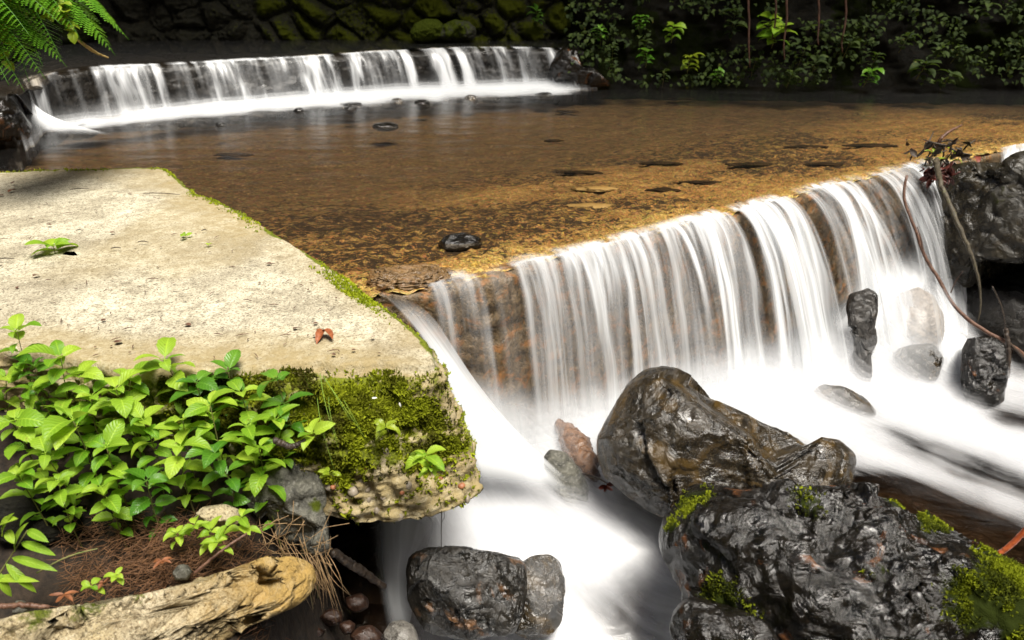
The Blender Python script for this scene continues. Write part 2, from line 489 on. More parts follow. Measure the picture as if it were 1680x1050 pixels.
def m_bed():
    m, nt = mat_new('gravel_bed')
    co = objco(nt, (1, 1.25, 1))
    wig = N(nt, 'VectorMath', {0: co, 1: N(nt, 'TexNoise', {'Vector': co, 'Scale': 6.0}).outputs[1]}, operation='ADD').outputs[0]
    n_b = noise(nt, co, 1.2, 4, .6, .4)
    n_m = noise(nt, N(nt, 'Mapping', {'Vector': co, 'Scale': (1, 1.6, 1)}).outputs[0], 7, 6, .68, .8)
    n_f = noise(nt, co, 38, 5, .75)
    v = voro(nt, wig, 26)
    vc = N(nt, 'TexVoronoi', {'Vector': wig, 'Scale': 26.0}).outputs[1]
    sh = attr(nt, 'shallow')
    deep = mixc(nt, ramp(nt, n_m, [(.35, 0), (.65, 1)]), (.045, .029, .014), (.115, .072, .032))  # silt brown away from the lip also carries shade and water absorption as colour
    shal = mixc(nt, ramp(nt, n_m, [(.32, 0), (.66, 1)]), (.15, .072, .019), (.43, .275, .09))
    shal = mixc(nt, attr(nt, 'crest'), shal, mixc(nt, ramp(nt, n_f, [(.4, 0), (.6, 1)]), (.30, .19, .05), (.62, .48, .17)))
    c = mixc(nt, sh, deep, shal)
    c = mixc(nt, .28, c, vc, 'SOFT_LIGHT')
    c = mixc(nt, math_(nt, 'MULTIPLY', ramp(nt, v, [(.35, 0), (.6, 1)]), .5), c, (.03, .018, .008))
    c = mixc(nt, ramp(nt, n_f, [(.55, 0), (.75, .6)]), c, (.5, .36, .16))
    dk = attr(nt, 'debris')
    n_d = noise(nt, N(nt, 'Mapping', {'Vector': co, 'Scale': (1, 1.7, 1)}).outputs[0], 15, 7, .80, .4)
    dm = ramp(nt, math_(nt, 'ADD', n_d, math_(nt, 'MULTIPLY', dk, .13)), [(.575, 0), (.635, .95)])
    c = mixc(nt, dm, c, (.016, .011, .007))
    out(nt, principled(nt, Base_Color=c, Roughness=.75, Normal=bump(nt, n_f, .6, .01, bump(nt, n_m, .6, .03)), Specular_IOR_Level=.2))
    return m
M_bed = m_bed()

def smooth_ring(a, k):
    n = len(a)
    return sum(np.roll(a, j) for j in range(-k, k + 1)) / (2 * k + 1)

# ------------------------------------------------------------------ lines the place is laid out on
LIP_PX = [(628, 470), (660, 475), (700, 468), (740, 455), (790, 449), (850, 431), (950, 410), (1050, 385), (1150, 357), (1200, 346), (1300, 318), (1400, 293), (1480, 275), (1545, 262), (1600, 252), (1680, 236), (1760, 222)]
LIP = np.array([onz(x, y, 0) for x, y in LIP_PX])
LIPS, LIP_S = smooth_poly(LIP, 700, 1)
def lip_s_at_px(px):
    q = np.interp(px, [p[0] for p in LIP_PX], np.arange(len(LIP_PX)))
    i = min(int(q), len(LIP) - 2)
    p = LIP[i] + (LIP[i + 1] - LIP[i]) * (q - i)
    return LIP_S[np.argmin(((LIPS - p) ** 2).sum(1))]
UP_PX = [(10, 150), (40, 128), (90, 118), (160, 108), (280, 104), (400, 97), (500, 92), (600, 85), (700, 80), (760, 77), (850, 77), (925, 79), (958, 79)]
UPLIP = np.array([onz(x, y, .45) for x, y in UP_PX])
UPS, UP_S = smooth_poly(UPLIP, 900, 1)
def up_s_at_px(px):
    q = np.interp(px, [p[0] for p in UP_PX], np.arange(len(UP_PX)))
    i = min(int(q), len(UPLIP) - 2)
    p = UPLIP[i] + (UPLIP[i + 1] - UPLIP[i]) * (q - i)
    return UP_S[np.argmin(((UPS - p) ** 2).sum(1))]

# ------------------------------------------------------------------ stream bed and pool water
FB = np.vstack([[[-5.6, 5.7, 0], [-4.2, 5.75, 0], [-2.9, 5.6, 0], [-2.1, 4.85, 0], [-1.4, 4.1, 0], [-.8, 3.50, 0], [-.68, 3.46, 0]], LIP, [[6.2, 7.7, 0], [9.5, 9.0, 0]]])
FBR, _ = resample(FB, 640)
kk = np.linspace(0, 1, 640)
BBK = np.stack([np.interp(FBR[:, 0], [-5.6, -.6, 4.5, 9.5], [-5.8, -1.0, 5.0, 10.0]), np.full(640, 10.9), np.zeros(640)], 1)
tt = np.linspace(0, 1, 300) ** 1.5
G = FBR[:, None] * (1 - tt)[None, :, None] + BBK[:, None] * tt[None, :, None]
P = G.reshape(-1, 3)
dl = np.min(np.stack([np.hypot(P[:, 0] - q[0], P[:, 1] - q[1]) for q in LIPS[::14]], 1), 1)
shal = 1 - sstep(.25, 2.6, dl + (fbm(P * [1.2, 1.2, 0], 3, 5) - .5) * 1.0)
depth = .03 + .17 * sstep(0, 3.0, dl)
bz = -depth + .05 * (fbm(P * [5, 8, 0], 4, 11) - .5) + .035 * (ridged(P * [11, 15, 0], 3, 12) - .6) * (.4 + shal)
bz = np.where(dl < .1, np.minimum(bz, -.015), bz)
bz += -.02 * (1 - sstep(0, .05, np.repeat(np.zeros(1), len(P)) + dl))
deb = (.25 + .75 * sstep(.1, .5, dl) * (1 - sstep(1.4, 2.6, dl))) * sstep(.3, .55, fbm(P * [.9, 1.6, 0], 3, 31))
Vb = P.copy(); Vb[:, 2] = bz
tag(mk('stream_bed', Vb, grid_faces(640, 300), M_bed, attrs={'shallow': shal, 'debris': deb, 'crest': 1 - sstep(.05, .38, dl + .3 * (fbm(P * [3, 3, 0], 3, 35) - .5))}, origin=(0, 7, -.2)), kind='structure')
Vw = P.copy()
Vw[:, 2] = .006 * (fbm(P * [1.5, 5, 0], 3, 3) - .5) - .035 * (1 - sstep(0, .09, dl)) * (P[:, 0] > -.65)
tag(mk('water', Vw, grid_faces(640, 300), M_pool, origin=(0, 7, 0)), kind='structure')

# ------------------------------------------------------------------ the two weirs
def weir(name, line, top, bottom, lean, mat, label, seed, amp, flow):
    """stone wall under a lip: rounded crest, rough face, back far enough to be a solid"""
    L, s = resample(line, 420)
    prof = [(.55, -.30), (.25, -.06), (.06, -.03), (-.01, -.035), (-.03, -.06)]
    zz = np.linspace(0, 1, 70)
    rows = []
    for a, z in prof:
        q = L.copy(); q[:, :2] -= np.array(flow) * a; q[:, 2] = top + z; rows.append(q)
    for z in zz[1:]:
        q = L.copy(); q[:, :2] += np.array(flow) * (.03 + lean * z); q[:, 2] = top - .06 + (bottom - top) * z; rows.append(q)
    A = np.stack(rows, 1).reshape(-1, 3)
    f3 = np.array([*flow, 0.0])
    d = amp * (fbm(A * 3, 4, seed) - .5) + amp * .5 * (ridged(A * 9, 4, seed + 4) - .6)
    wgt = np.tile(np.concatenate([np.zeros(2), [.1, .3, .6], np.ones(69)]), 420)
    A = A + f3 * (d * wgt)[:, None]
    mo = np.zeros(len(A))
    return tag(mk(name, A, grid_faces(420, len(prof) + 69), mat, attrs={'moss': mo}), label, 'weir')
FLOW = np.array([.60, -.80])
weir('stone_weir', np.vstack([[[-1.9, 4.6, 0], [-1.2, 3.9, 0], [-.75, 3.50, 0]], LIP, [[6.0, 7.6, 0]]]), 0.0, -1.7, .06, M_weir, 'brown gravelly stone weir face seen between the threads of the tall near waterfall', 41, .10, FLOW)
weir('stone_weir', np.vstack([[[-5.6, 7.15, .45]], UPLIP, [[.80, 10.3, .45]]]), .45, -.4, .05, M_weirdark, 'low black stone weir face behind the small upper waterfall', 51, .14, np.array([.25, -.97]))

# water and bed above the upper weir
UB = np.vstack([[[-6.0, 7.1, .45]], UPLIP, [[.8, 10.3, .45]]])
UBR, _ = resample(UB, 260)
BK2 = np.stack([np.linspace(-6.5, .9, 260), np.full(260, 11.2), np.full(260, .45)], 1)
t2 = np.linspace(0, 1, 60) ** 1.4
P2 = (UBR[:, None] * (1 - t2)[None, :, None] + BK2[:, None] * t2[None, :, None]).reshape(-1, 3)
tcol = np.tile(t2, 260)
Vb2 = P2.copy(); Vb2[:, 2] = .45 - .05 - .1 * sstep(0, .4, tcol) + .06 * (fbm(P2 * [4, 6, 0], 4, 8) - .5)
tag(mk('stream_bed', Vb2, grid_faces(260, 60), M_weirdark, attrs={'moss': np.zeros(len(P2))}), kind='structure')
Vw2 = P2.copy(); Vw2[:, 2] = .455 - .03 * (1 - sstep(0, .05, tcol))
tag(mk('water', Vw2, grid_faces(260, 60), M_pool), kind='structure')

# ------------------------------------------------------------------ falling water
def fall_sheet(name, L, s, dirv, throw, drop, mat, parent, opv, seed, nv=46, pre=.10, jit=.42, mistv=.75, mist=.6, zofs=.0, edge=None, spread=0):
    ns = len(L)
    v = np.concatenate([np.linspace(-1, 0, 8)[:-1], np.linspace(0, 1, nv)])
    tj = throw * (1 + jit * (n1(s * 2.2, seed) - .5) * 2 + jit * .5 * (n1(s * 9, seed + 1) - .5) * 2)
    dr = drop if not np.isscalar(drop) else np.full(ns, drop)
    dz = .012 * (n1(s * 14, seed + 2) - .5)
    V = np.zeros((ns, len(v), 3))
    vp, vm = np.clip(v, 0, 1), np.clip(v, -1, 0)
    side = spread * (n1(s * 1.3, seed + 5) - .5) * 2
    along = np.gradient(L, axis=0); along /= np.linalg.norm(along, axis=1)[:, None]
    for k in range(2):
        V[:, :, k] = L[:, k, None] + dirv[k] * (tj[:, None] * (vp * .25 + .75 * vp ** .85)[None] + pre * vm[None]) + along[:, k, None] * side[:, None] * vp[None] ** 1.2
    V[:, :, 2] = L[:, 2, None] + .006 + zofs + dz[:, None] * (1 - np.abs(vm))[None] - dr[:, None] * (vp ** 1.75)[None] - .02 * (vm[None] + 1) * (v[None] <= 0)
    top = sstep(-1, -.1, v)
    op = opv[:, None] * top[None] * (.70 + .30 * (1 - sstep(.1, .8, v)))[None]
    mi = mist * sstep(mistv, 1.0, v)[None] * np.ones((ns, 1))
    ed = np.ones((ns, len(v))) if edge is None else edge[:, None] * np.ones((1, len(v)))
    uv = np.stack([np.repeat((s + seed * 7.31)[:, None], len(v), 1), np.repeat(v[None], ns, 0)], 2).reshape(-1, 2)
    return mk(name, V.reshape(-1, 3), grid_faces(ns, len(v)), mat, parent, True, uv, {'op': op.ravel(), 'mist': mi.ravel(), 'edge': ed.ravel()})
def gate(s, spans, sfun, soft=.05):
    """opacity along a lip from (px0, px1, strength) spans"""
    o = np.zeros_like(s)
    for a, b, k in spans:
        sa, sb = sfun(a), sfun(b)
        w = min(soft, (sb - sa) * .3)
        o = np.maximum(o, k * sstep(sa - w, sa + w, s) * (1 - sstep(sb - w, sb + w, s)))
    return o

i0, i1 = np.argmin(abs(LIP_S - lip_s_at_px(700))), np.argmin(abs(LIP_S - lip_s_at_px(1552)))
Ls, _ = resample(LIPS[i0:i1], 900)
Sx = np.linspace(LIP_S[i0], LIP_S[i1], 900)
spans = [(702, 725, .7), (733, 776, 1), (800, 826, .3), (842, 905, 1), (912, 1015, .95), (1015, 1120, 1.05), (1120, 1188, 1.1), (1209, 1284, 1.1), (1312, 1388, 1.1), (1398, 1420, .35), (1430, 1475, 1.0), (1475, 1549, 1.25)]
opv = gate(Sx, spans, lip_s_at_px, .03) * (.50 + .85 * sstep(.35, .62, n1(Sx * 2.9, 77)))
f = (Sx - Sx[0]) / (Sx[-1] - Sx[0])
throw = .20 + .42 * sstep(.05, .75, f)
def zlow_line(): return -.70 - .36 * sstep(.02, .14, f) - .06 * sstep(.3, .8, f)
drop = -zlow_line() + .05
wf = empty('waterfall', LIPS[(i0 + i1) // 2] - np.array([0, 0, 1.0]), 'wide silky white waterfall pouring over the near weir in long threads', 'waterfall')
fall_sheet('water_curtain', Ls, Sx, FLOW, throw * .80, drop, M_fallback, wf, opv * .25, 3, zofs=-.012)
fall_sheet('water_curtain', Ls, Sx, FLOW, throw, drop, M_fall, wf, opv, 11)
fall_sheet('water_curtain', Ls, Sx, FLOW, throw * 1.12, drop, M_fall, wf, opv * .75, 23, zofs=.006, mist=.45)

Lu = UPS; Su = UP_S
uspans = [(36, 62, .5), (68, 88, .4), (112, 125, .12), (146, 160, .6), (164, 236, 1.1), (244, 258, .55), (276, 300, 1.15), (314, 320, .4), (326, 372, 1.1), (374, 418, 1.25), (426, 462, 1.), (468, 540, 1.2), (562, 598, 1.1), (602, 642, 1.2), (650, 664, 1.), (692, 726, 1.), (738, 764, 1.15), (768, 778, .8), (790, 798, .3), (806, 828, 1.), (846, 872, 1.1), (888, 902, .6), (922, 930, .8)]
opu = gate(Su, uspans, up_s_at_px, .045)
uwf = empty('waterfall', (-2, 8.6, 0), 'small upper waterfall of separate white ribbons dropping over the far weir', 'waterfall')
UF = np.array([.62, -.78])
fall_sheet('water_curtain', Lu, Su, UF, np.full(len(Su), .20), .47, M_fallback, uwf, opu * .2, 5, nv=26, mist=.2, mistv=.7, jit=.25)
fall_sheet('water_curtain', Lu, Su, UF, np.full(len(Su), .27), .47, m_fall('upper_falling_water', 2.5, 8., 30., 2.3), uwf, opu, 9, nv=26, mist=.35, mistv=.8, jit=.6)

def stream_sheet(name, Lp, Rp, mat, parent, seed, nu=60, nv=60, op=1.0, mist=0.0, fade=(.1, .15), bulge=.04, side=.25, noise_amp=.02):
    A, _ = smooth_poly(np.array([at(*p) for p in Lp]), nv)
    B, _ = smooth_poly(np.array([at(*p) for p in Rp]), nv)
    u = np.linspace(0, 1, nu)
    V = A[None] * (1 - u)[:, None, None] + B[None] * u[:, None, None]
    w = np.linalg.norm(B - A, axis=1).mean()
    V = V.reshape(-1, 3)
    U = np.repeat(u, nv); T = np.tile(np.linspace(0, 1, nv), nu)
    V[:, 2] += bulge * np.sin(np.pi * U) * np.sin(np.pi * np.clip(T, 0, 1))
    V += (fbm(np.stack([U * w * 6, T * 1.2, np.full_like(U, seed)], 1), 3, seed)[:, None] - .5) * np.array([0, -1, .6]) * noise_amp * 2
    ed = sstep(0, side, U) * (1 - sstep(1 - side, 1, U)) * sstep(0, fade[0], T) * (1 - sstep(1 - fade[1], 1, T))
    uv = np.stack([U * w + seed * 3.3, T], 1)
    return mk(name, V, grid_faces(nu, nv), mat, parent, True, uv, {'op': np.full(len(V), op), 'mist': np.full(len(V), mist), 'edge': ed})

ch = empty('waterfall', at(740, 640, 3.3), 'short white chute of water squeezing between the concrete slab and the ledge', 'waterfall')
stream_sheet('water_curtain', [(612, 472, 3.50), (650, 505, 3.42), (690, 552, 3.28), (722, 605, 3.18), (742, 665, 3.10), (765, 760, 3.02)],
             [(668, 486, 3.58), (715, 520, 3.56), (745, 570, 3.52), (790, 640, 3.46), (860, 720, 3.40), (950, 800, 3.3)], M_veil, ch, 4, mist=.15, fade=(.5, .2), side=.12)
stream_sheet('water_curtain', [(680, 540, 3.34), (705, 580, 3.26), (730, 640, 3.16), (745, 700, 3.1), (770, 800, 2.98)],
             [(715, 545, 3.42), (745, 590, 3.38), (800, 660, 3.36), (870, 740, 3.3), (960, 820, 3.2)], M_veil, ch, 8, mist=.35, fade=(.45, .2), side=.2)

# ------------------------------------------------------------------ lower pool: dark water, bed and white water
CH0 = onz(745, 620, -.6)
BASE = np.stack([Ls[:, 0] + FLOW[0] * throw, Ls[:, 1] + FLOW[1] * throw, zlow_line()], 1)
def zlow(x, y):
    z = np.full_like(x, -1.07)
    z = z + .36 * np.exp(-((x + .34) / .26) ** 2 - ((y - 3.45) / .36) ** 2)
    z = z - .36 * sstep(0, 1, (3.15 - y) / .6) * sstep(0, 1, (1.05 - x) / .5)
    z = z - .10 * sstep(1.6, 3.0, x)
    z = z + .40 * np.exp(-((x - 2.65) / .46) ** 2 - ((y - 5.25) / .36) ** 2)
    return z
gx, gy = np.meshgrid(np.linspace(-1.6, 5.4, 330), np.linspace(1.7, 6.2, 230), indexing='ij')
gx, gy = gx.ravel(), gy.ravel()
gz = zlow(gx, gy)
dall = np.stack([np.hypot(gx - b[0], gy - b[1]) for b in BASE[::12]], 1)
db = dall.min(1)
bn = BASE[::12][dall.argmin(1)]
sdb = (gx - bn[:, 0]) * FLOW[0] + (gy - bn[:, 1]) * FLOW[1]
behind = np.where(sdb < 0, db, 0)
PB = np.stack([gx, gy, gz], 1)
tag(mk('stream_bed', PB + np.stack([0 * gx, 0 * gx, -.16 + .16 * (fbm(PB * [4, 4, 0], 4, 2) - .5)], 1), grid_faces(330, 230),
       m_rock('dark_bed', (.014, .010, .007), (.05, .036, .023), (.10, .08, .055), (.09, .035, .014), (.3, .6), bstr=.8), attrs={'moss': 0 * gx}, origin=(2, 3, -1.2)), kind='structure')
tag(mk('water', PB + np.stack([0 * gx, 0 * gx, -.03 + .02 * (fbm(PB * [2, 5, 0], 3, 4) - .5)], 1), grid_faces(330, 230), M_low, origin=(2, 3, -1.0)), kind='structure')
foam = np.full_like(gx, .90)
var = np.full_like(gx, .78)
def blob(px, py, rx, ry, k, kv=0., rot=0., z=-1.0):
    global foam, var
    c = onz(px, py, z)
    dx, dy = gx - c[0], gy - c[1]
    a, b = dx * math.cos(rot) + dy * math.sin(rot), -dx * math.sin(rot) + dy * math.cos(rot)
    w = np.exp(-((a / rx) ** 2 + (b / ry) ** 2) ** 1.5)
    foam = foam - k * w
    var = var + kv * w
FR = math.radians(-38)
blob(1640, 745, .70, .20, .85, .15, FR)
blob(1700, 870, 1.0, .36, 1.0, .0, FR)
blob(1560, 830, .6, .16, .5, .2, FR)
blob(1450, 760, .4, .10, .25, .2, FR)
blob(1720, 545, .62, .85, 1.5, .0, 0, -1.1)
blob(1690, 640, .35, .22, .5, .1, FR)
blob(900, 800, .10, .40, .22, .3, .3)
blob(1300, 720, .3, .06, .25, .3, FR)
blob(1690, 660, .22, .14, .7, .3, FR)
blob(1380, 640, .22, .05, .5, .2, FR)
blob(1250, 700, .12, .03, .25, .2, FR)
blob(1040, 1010, .30, .20, .5, .2, 0, -1.3)
blob(560, 985, .24, .60, 1.35, .0, 0, -1.3)
blob(480, 985, .60, .60, 1.35, .0, 0, -1.3)
blob(860, 690, .16, .05, .35, .3, 0, -.9)
foam = np.where(gx < -.95, foam - 1.5 * sstep(-.85, -1.3, gx), foam)
A_ = Acc()
lay = [(0.0, .80), (.022, .55), (.045, .45), (.075, .32), (.11, .22), (.15, .15)]
Vs, Fs, fo, va, cp = [], [], [], [], []
for k, (dz, cap) in enumerate(lay):
    q = PB.copy()
    pile = .045 * np.exp(-(db / .16) ** 2) + .03 * np.exp(-(db / .4) ** 2)
    q[:, 2] += pile * (.6 + .12 * k) + dz * (.6 + .9 * np.exp(-(db / .35) ** 2)) + .03 * (fbm(PB * [3.0, 6, 0] + k * .13, 3, 21) - .5)
    Vs.append(q); Fs.append(grid_faces(330, 230, k * len(q)))
    fo.append(foam - .10 * k); va.append(var); cp.append(cap * (1 - sstep(.02 - .02 * k * .2, .24 - .03 * k, behind)))
tag(mk('white_water', np.vstack(Vs), np.vstack(Fs), M_foam, attrs={'foam': np.concatenate(fo), 'var': np.concatenate(va), 'cap': np.concatenate(cp)}, origin=(2, 3, -1.0)),
    'smooth milky white water racing away below the near waterfall', 'white water', kind='stuff')

# white water along the foot of the upper fall
FO = np.array([onz(x, y, 0) for x, y in [(60, 218), (170, 205), (300, 188), (450, 175), (600, 160), (800, 150), (900, 147), (985, 146)]])
FOs, fs = smooth_poly(FO, 300, 1)
bk = FOs + np.array([.0, .22, 0])
wdt = np.interp(np.linspace(0, 1, 300), [0, .12, .3, .5, .7, .9, 1], [.28, .36, .48, .62, .68, .52, .4])
vv = np.linspace(0, 1, 40)
Vf, Ff, ff, vf, cf = [], [], [], [], []
for k, (dz, cap) in enumerate([(.012, .75), (.028, .5), (.05, .35), (.08, .22)]):
    q = (bk[:, None] + vv[None, :, None] * np.stack([.25 * wdt, -(wdt + .22), 0 * wdt], 1)[:, None]).reshape(-1, 3)
    V_ = np.tile(vv, 300); S_ = np.repeat(np.linspace(0, 1, 300), 40)
    q[:, 2] = dz * (1.2 - V_) + .02 * np.exp(-((V_ - .15) / .15) ** 2) + .02 * (fbm(q * [3, 5, 0], 3, 6) - .5)
    dens = 1.2 - 1.5 * sstep(.30, 1.0, V_) - .12 * k + .9 * (n1(S_ * 26, 4) - .5) * sstep(.15, .5, V_)
    dens = dens - 1.3 * sstep(.9, 1.0, S_) - .5 * (1 - sstep(0, .1, S_)) - .35 * np.exp(-((S_ - .10) / .04) ** 2)
    Vf.append(q); Ff.append(grid_faces(300, 40, k * len(q))); ff.append(dens); vf.append(.25 + .55 * sstep(.2, .8, V_)); cf.append(np.full(len(q), cap))
tag(mk('white_water', np.vstack(Vf), np.vstack(Ff), M_foamup, attrs={'foam': np.concatenate(ff), 'var': np.concatenate(vf), 'cap': np.concatenate(cf)}),
    'thin band of white water along the foot of the upper waterfall', 'white water', kind='stuff')
# ragged splash stream at the upper left corner
sp = empty('waterfall', onz(90, 200, 0), 'narrow white spout splashing down beside the dark rock below the fern', 'waterfall')
stream_sheet('water_curtain', [(12, 140, 7.5), (22, 160, 7.35), (40, 195, 7.2), (60, 222, 7.12)], [(35, 140, 7.5), (55, 170, 7.3), (100, 205, 7.2), (210, 222, 7.1)], M_veil, sp, 3, mist=.35, fade=(.25, .25), side=.3)

# ------------------------------------------------------------------ concrete slab beside the stream
SL_PX = [(0, 282), (60, 279), (165, 277), (225, 274), (262, 275), (278, 281), (292, 296), (320, 320), (345, 326), (400, 350), (432, 372), (470, 395), (520, 428), (560, 452), (600, 484), (640, 512), (672, 536), (697, 558), (708, 580), (712, 594)]
FR_PX = [(690, 596), (620, 592), (560, 596), (520, 590), (470, 592), (400, 601), (330, 607), (200, 600), (60, 575), (-60, 560), (-300, 545)]
ring = [onz(x, y, .06) for x, y in SL_PX + FR_PX] + [np.array([-4.6, 3.6, .06]), np.array([-4.9, 4.8, .06]), np.array([-4.8, 5.75, .06]), np.array([-4.3, 5.72, .06])]
ring = np.array(ring + [ring[0]])
NR = 900
R, _ = resample(ring, NR + 1)
R = R[:-1]
R[:, :2] += .018 * np.stack([n1(np.arange(NR) * .11, 3) - .5, n1(np.arange(NR) * .11, 4) - .5], 1)
ctr = np.array([-2.3, 3.9, .06])
tan = np.roll(R, -2, 0) - np.roll(R, 2, 0)
nrm = np.stack([-tan[:, 1], tan[:, 0], 0 * tan[:, 0]], 1)
nrm /= np.linalg.norm(nrm, axis=1)[:, None]
if ((R - ctr) * nrm).sum(1).mean() < 0: nrm = -nrm
nrm = np.stack([smooth_ring(nrm[:, k], 12) for k in range(3)], 1)
front = np.clip(-nrm[:, 1], 0, 1) * sstep(-3.6, -1.0, R[:, 0])
front = smooth_ring(front, 8)
rows = []
kind = []
for q in np.concatenate([np.linspace(.02, .75, 60), np.linspace(.755, .992, 70)]):
    rows.append(ctr + (R - ctr) * q); kind.append((0, q))
for a, dz in [(0.0, -.004), (.008, -.014), (.014, -.03)]:
    q = R + nrm * a; q = q.copy(); q[:, 2] += dz; rows.append(q); kind.append((1, 0))
HF = .47
wob = n1(np.arange(NR) * .035, 9)
for h in np.linspace(.04, 1, 80):
    slope = .05 + .17 * front
    q = R + nrm * (.014 + slope * (h ** .8) + .03 * front * np.sin(np.pi * h))[:, None]
    q[:, 2] = .06 - .03 - h * (HF + .10 * (wob - .5) + .06 * front)
    rows.append(q); kind.append((2, h))
zb = rows[-1].copy()
for a in np.linspace(.1, 1, 14):
    q = zb - nrm * (a * .5); q = q.copy(); q[:, 2] += -.03 * math.sin(a * 3) + .04 * a; rows.append(q); kind.append((3, a))
V = np.stack(rows, 1).reshape(-1, 3)
nvr = len(rows)
F = grid_faces(NR, nvr, 0, True)
K = np.tile(np.array([k[0] for k in kind]), NR); H = np.tile(np.array([k[1] for k in kind]), NR)
Nn = np.repeat(nrm, nvr, 0)
FRN = np.repeat(front, nvr)
side = sstep(0, .12, np.where(K >= 2, np.where(K == 2, H, 1), 0))
rgh = (.16 * (fbm(V * 5, 4, 61) - .5) + .09 * (ridged(V * 12, 4, 62) - .6) + .05 * (fbm(V * 34, 3, 64) - .5))
V = V + Nn * (rgh * side * (.5 + .8 * FRN))[:, None]
V[:, 2] += np.where(K <= 1, .016 * (fbm(V * [3, 3, 0], 5, 63) - .5) + .006 * (fbm(V * [30, 30, 0], 3, 66) - .5), 0)
V[:, 2] += np.where(K >= 2, rgh * .6 * side, 0)
cw = np.exp(-(np.hypot(np.repeat(R[:, 0], nvr) + .33, np.repeat(R[:, 1], nvr) - 2.80) / .42) ** 2)
hd = np.where(K == 2, H, np.where(K == 3, 1 - .3 * H, 0))
V[:, 0] += .115 * cw * hd
V[:, 1] -= .03 * cw * hd
V[:, 2] -= .02 * cw * hd
und = sstep(-.92, -1.25, V[:, 0]) * FRN * hd
V += np.array([0, 1, 0]) * (.42 * und)[:, None]
edge_d = np.where(K == 0, (1 - H) * np.repeat(np.linalg.norm(R - ctr, axis=1), nvr), 0)
stream_side = np.repeat(smooth_ring(((nrm[:, 0] * .8 + nrm[:, 1] * .6) > .35).astype(float), 10), nvr)
rim = (1 - sstep(0, .07, edge_d)) * (K <= 1)
mossm = stream_side * rim * (.35 + .6 * sstep(.42, .6, fbm(V * [4, 4, 4], 3, 71))) + np.where(K >= 2, .62 * (1 - sstep(.55, .75, H)) * FRN + .55 * stream_side, 0)
mossm = np.where((K == 0), mossm * 1.0, mossm)
stain = np.where(K <= 1, .45 * sstep(.45, .65, fbm(V * [1.1, 1.5, 1], 4, 73)) + .42 * (1 - sstep(.02, .45, edge_d)) * np.maximum(stream_side, FRN), .95)
slab = tag(mk('concrete_slab', V, F, M_concrete, attrs={'moss': mossm, 'stain': stain}, origin=(-2, 3.8, -.4)), 'broad pale concrete slab jutting into the stream with a thick mossy broken front edge', 'slab')
SLV, SLF, SLK, SLH, SLFR, SLSS, SLED = V, F, K, H, FRN, stream_side, edge_d

def face_sample(V, F, w, n, rg):
    """random points on faces, chosen by area times the weight of their vertices"""
    a, b, c, d = (V[F[:, k]] for k in (0, 1, 2, min(3, F.shape[1] - 1)))
    nr = np.cross(c - a, d - b) if F.shape[1] == 4 else np.cross(b - a, c - a)
    ar = np.linalg.norm(nr, axis=1) * w[F].mean(1)
    i = rg.choice(len(F), n, p=ar / ar.sum())
    u, v = rg.random((n, 1)), rg.random((n, 1))
    p = (a[i] * (1 - u) + b[i] * u) * (1 - v) + (d[i] * (1 - u) + c[i] * u) * v if F.shape[1] == 4 else a[i] + (b[i] - a[i]) * (1 - np.sqrt(u)) + (c[i] - a[i]) * np.sqrt(u) * v
    return p, nr[i] / (np.linalg.norm(nr[i], axis=1)[:, None] + 1e-12)
def tufts(name, P, Nr, mat, size=.02, blades=5, parent=None, seed=0, up=.35, tone_scale=9):
    rg = np.random.default_rng(seed)
    n = len(P) * blades
    P = np.repeat(P, blades, 0); Nr = np.repeat(Nr, blades, 0)
    base_tone = fbm(P * tone_scale, 3, seed + 3)
    d = Nr + rg.normal(size=(n, 3)) * .55 + np.array([0, 0, up])
    d /= np.linalg.norm(d, axis=1)[:, None]
    L = size * (.5 + rg.random(n)) * (.6 + .8 * base_tone)
    s = np.cross(d, rg.normal(size=(n, 3))); s /= np.linalg.norm(s, axis=1)[:, None]
    w = (L * .20)[:, None]
    o = P + s * rg.normal(size=(n, 1)) * size * .4 - Nr * size * .1
    m = o + d * (L * .55)[:, None]
    t = o + d * L[:, None] + rg.normal(size=(n, 3)) * (L * .15)[:, None]
    V = np.stack([o - s * w * .6, o + s * w * .6, m - s * w, m + s * w, t], 1).reshape(-1, 3)
    k = np.arange(n)[:, None] * 5
    F4 = k + np.array([[0, 1, 3, 2]]); F3 = k + np.array([[2, 3, 4]])
    tone = np.clip(sstep(.3, .7, base_tone) * .8 + rg.random(n) * .35 - .1, 0, 1)
    return mk(name, V, [F4, F3], mat, parent, False, None, {'tone': np.repeat(tone, 5)})

rg = np.random.default_rng(21)
w = np.where(SLK >= 2, 1., 0.) * (SLK == 2) * sstep(.25, .6, SLFR) * (SLV[:, 0] > -1.35) * (1 - .96 * sstep(.42, .60, SLH + .55 * (fbm(SLV * 4, 3, 75) - .5) + .25 * sstep(-.75, -1.1, SLV[:, 0]) * 0 + .12 * sstep(-.85, -.5, SLV[:, 0]) * -1)) * (.04 + sstep(.40, .66, fbm(SLV * 6, 4, 76)) ** 1.5) * (SLH > .03)
p, nr = face_sample(SLV, SLF, w, 15000, rg)
nr *= np.sign((nr * (p - ctr)).sum(1))[:, None]
tag(tufts('moss', p, nr, M_moss, .015, 5, None, 5), 'thick olive green moss hanging over the broken front face of the slab', 'moss', kind='stuff')
w = (SLSS * ((SLK == 1) + (SLK == 0) * (1 - sstep(.0, .10, SLED)) + (SLK == 2) * (SLH < .8) * .8) * (.03 + sstep(.46, .60, fbm(SLV * [3.2, 3.2, 3.2], 3, 71))) * (SLV[:, 1] > 2.4))
bl = np.exp(-(((SLV - np.array([*onz(585, 474, .06)])) / [.2, .24, .25]) ** 2).sum(1)) * 5
w = w + bl * ((SLK == 0) * (SLED < .12) + (SLK == 1))
w = w + (SLK == 2) * SLSS * .35
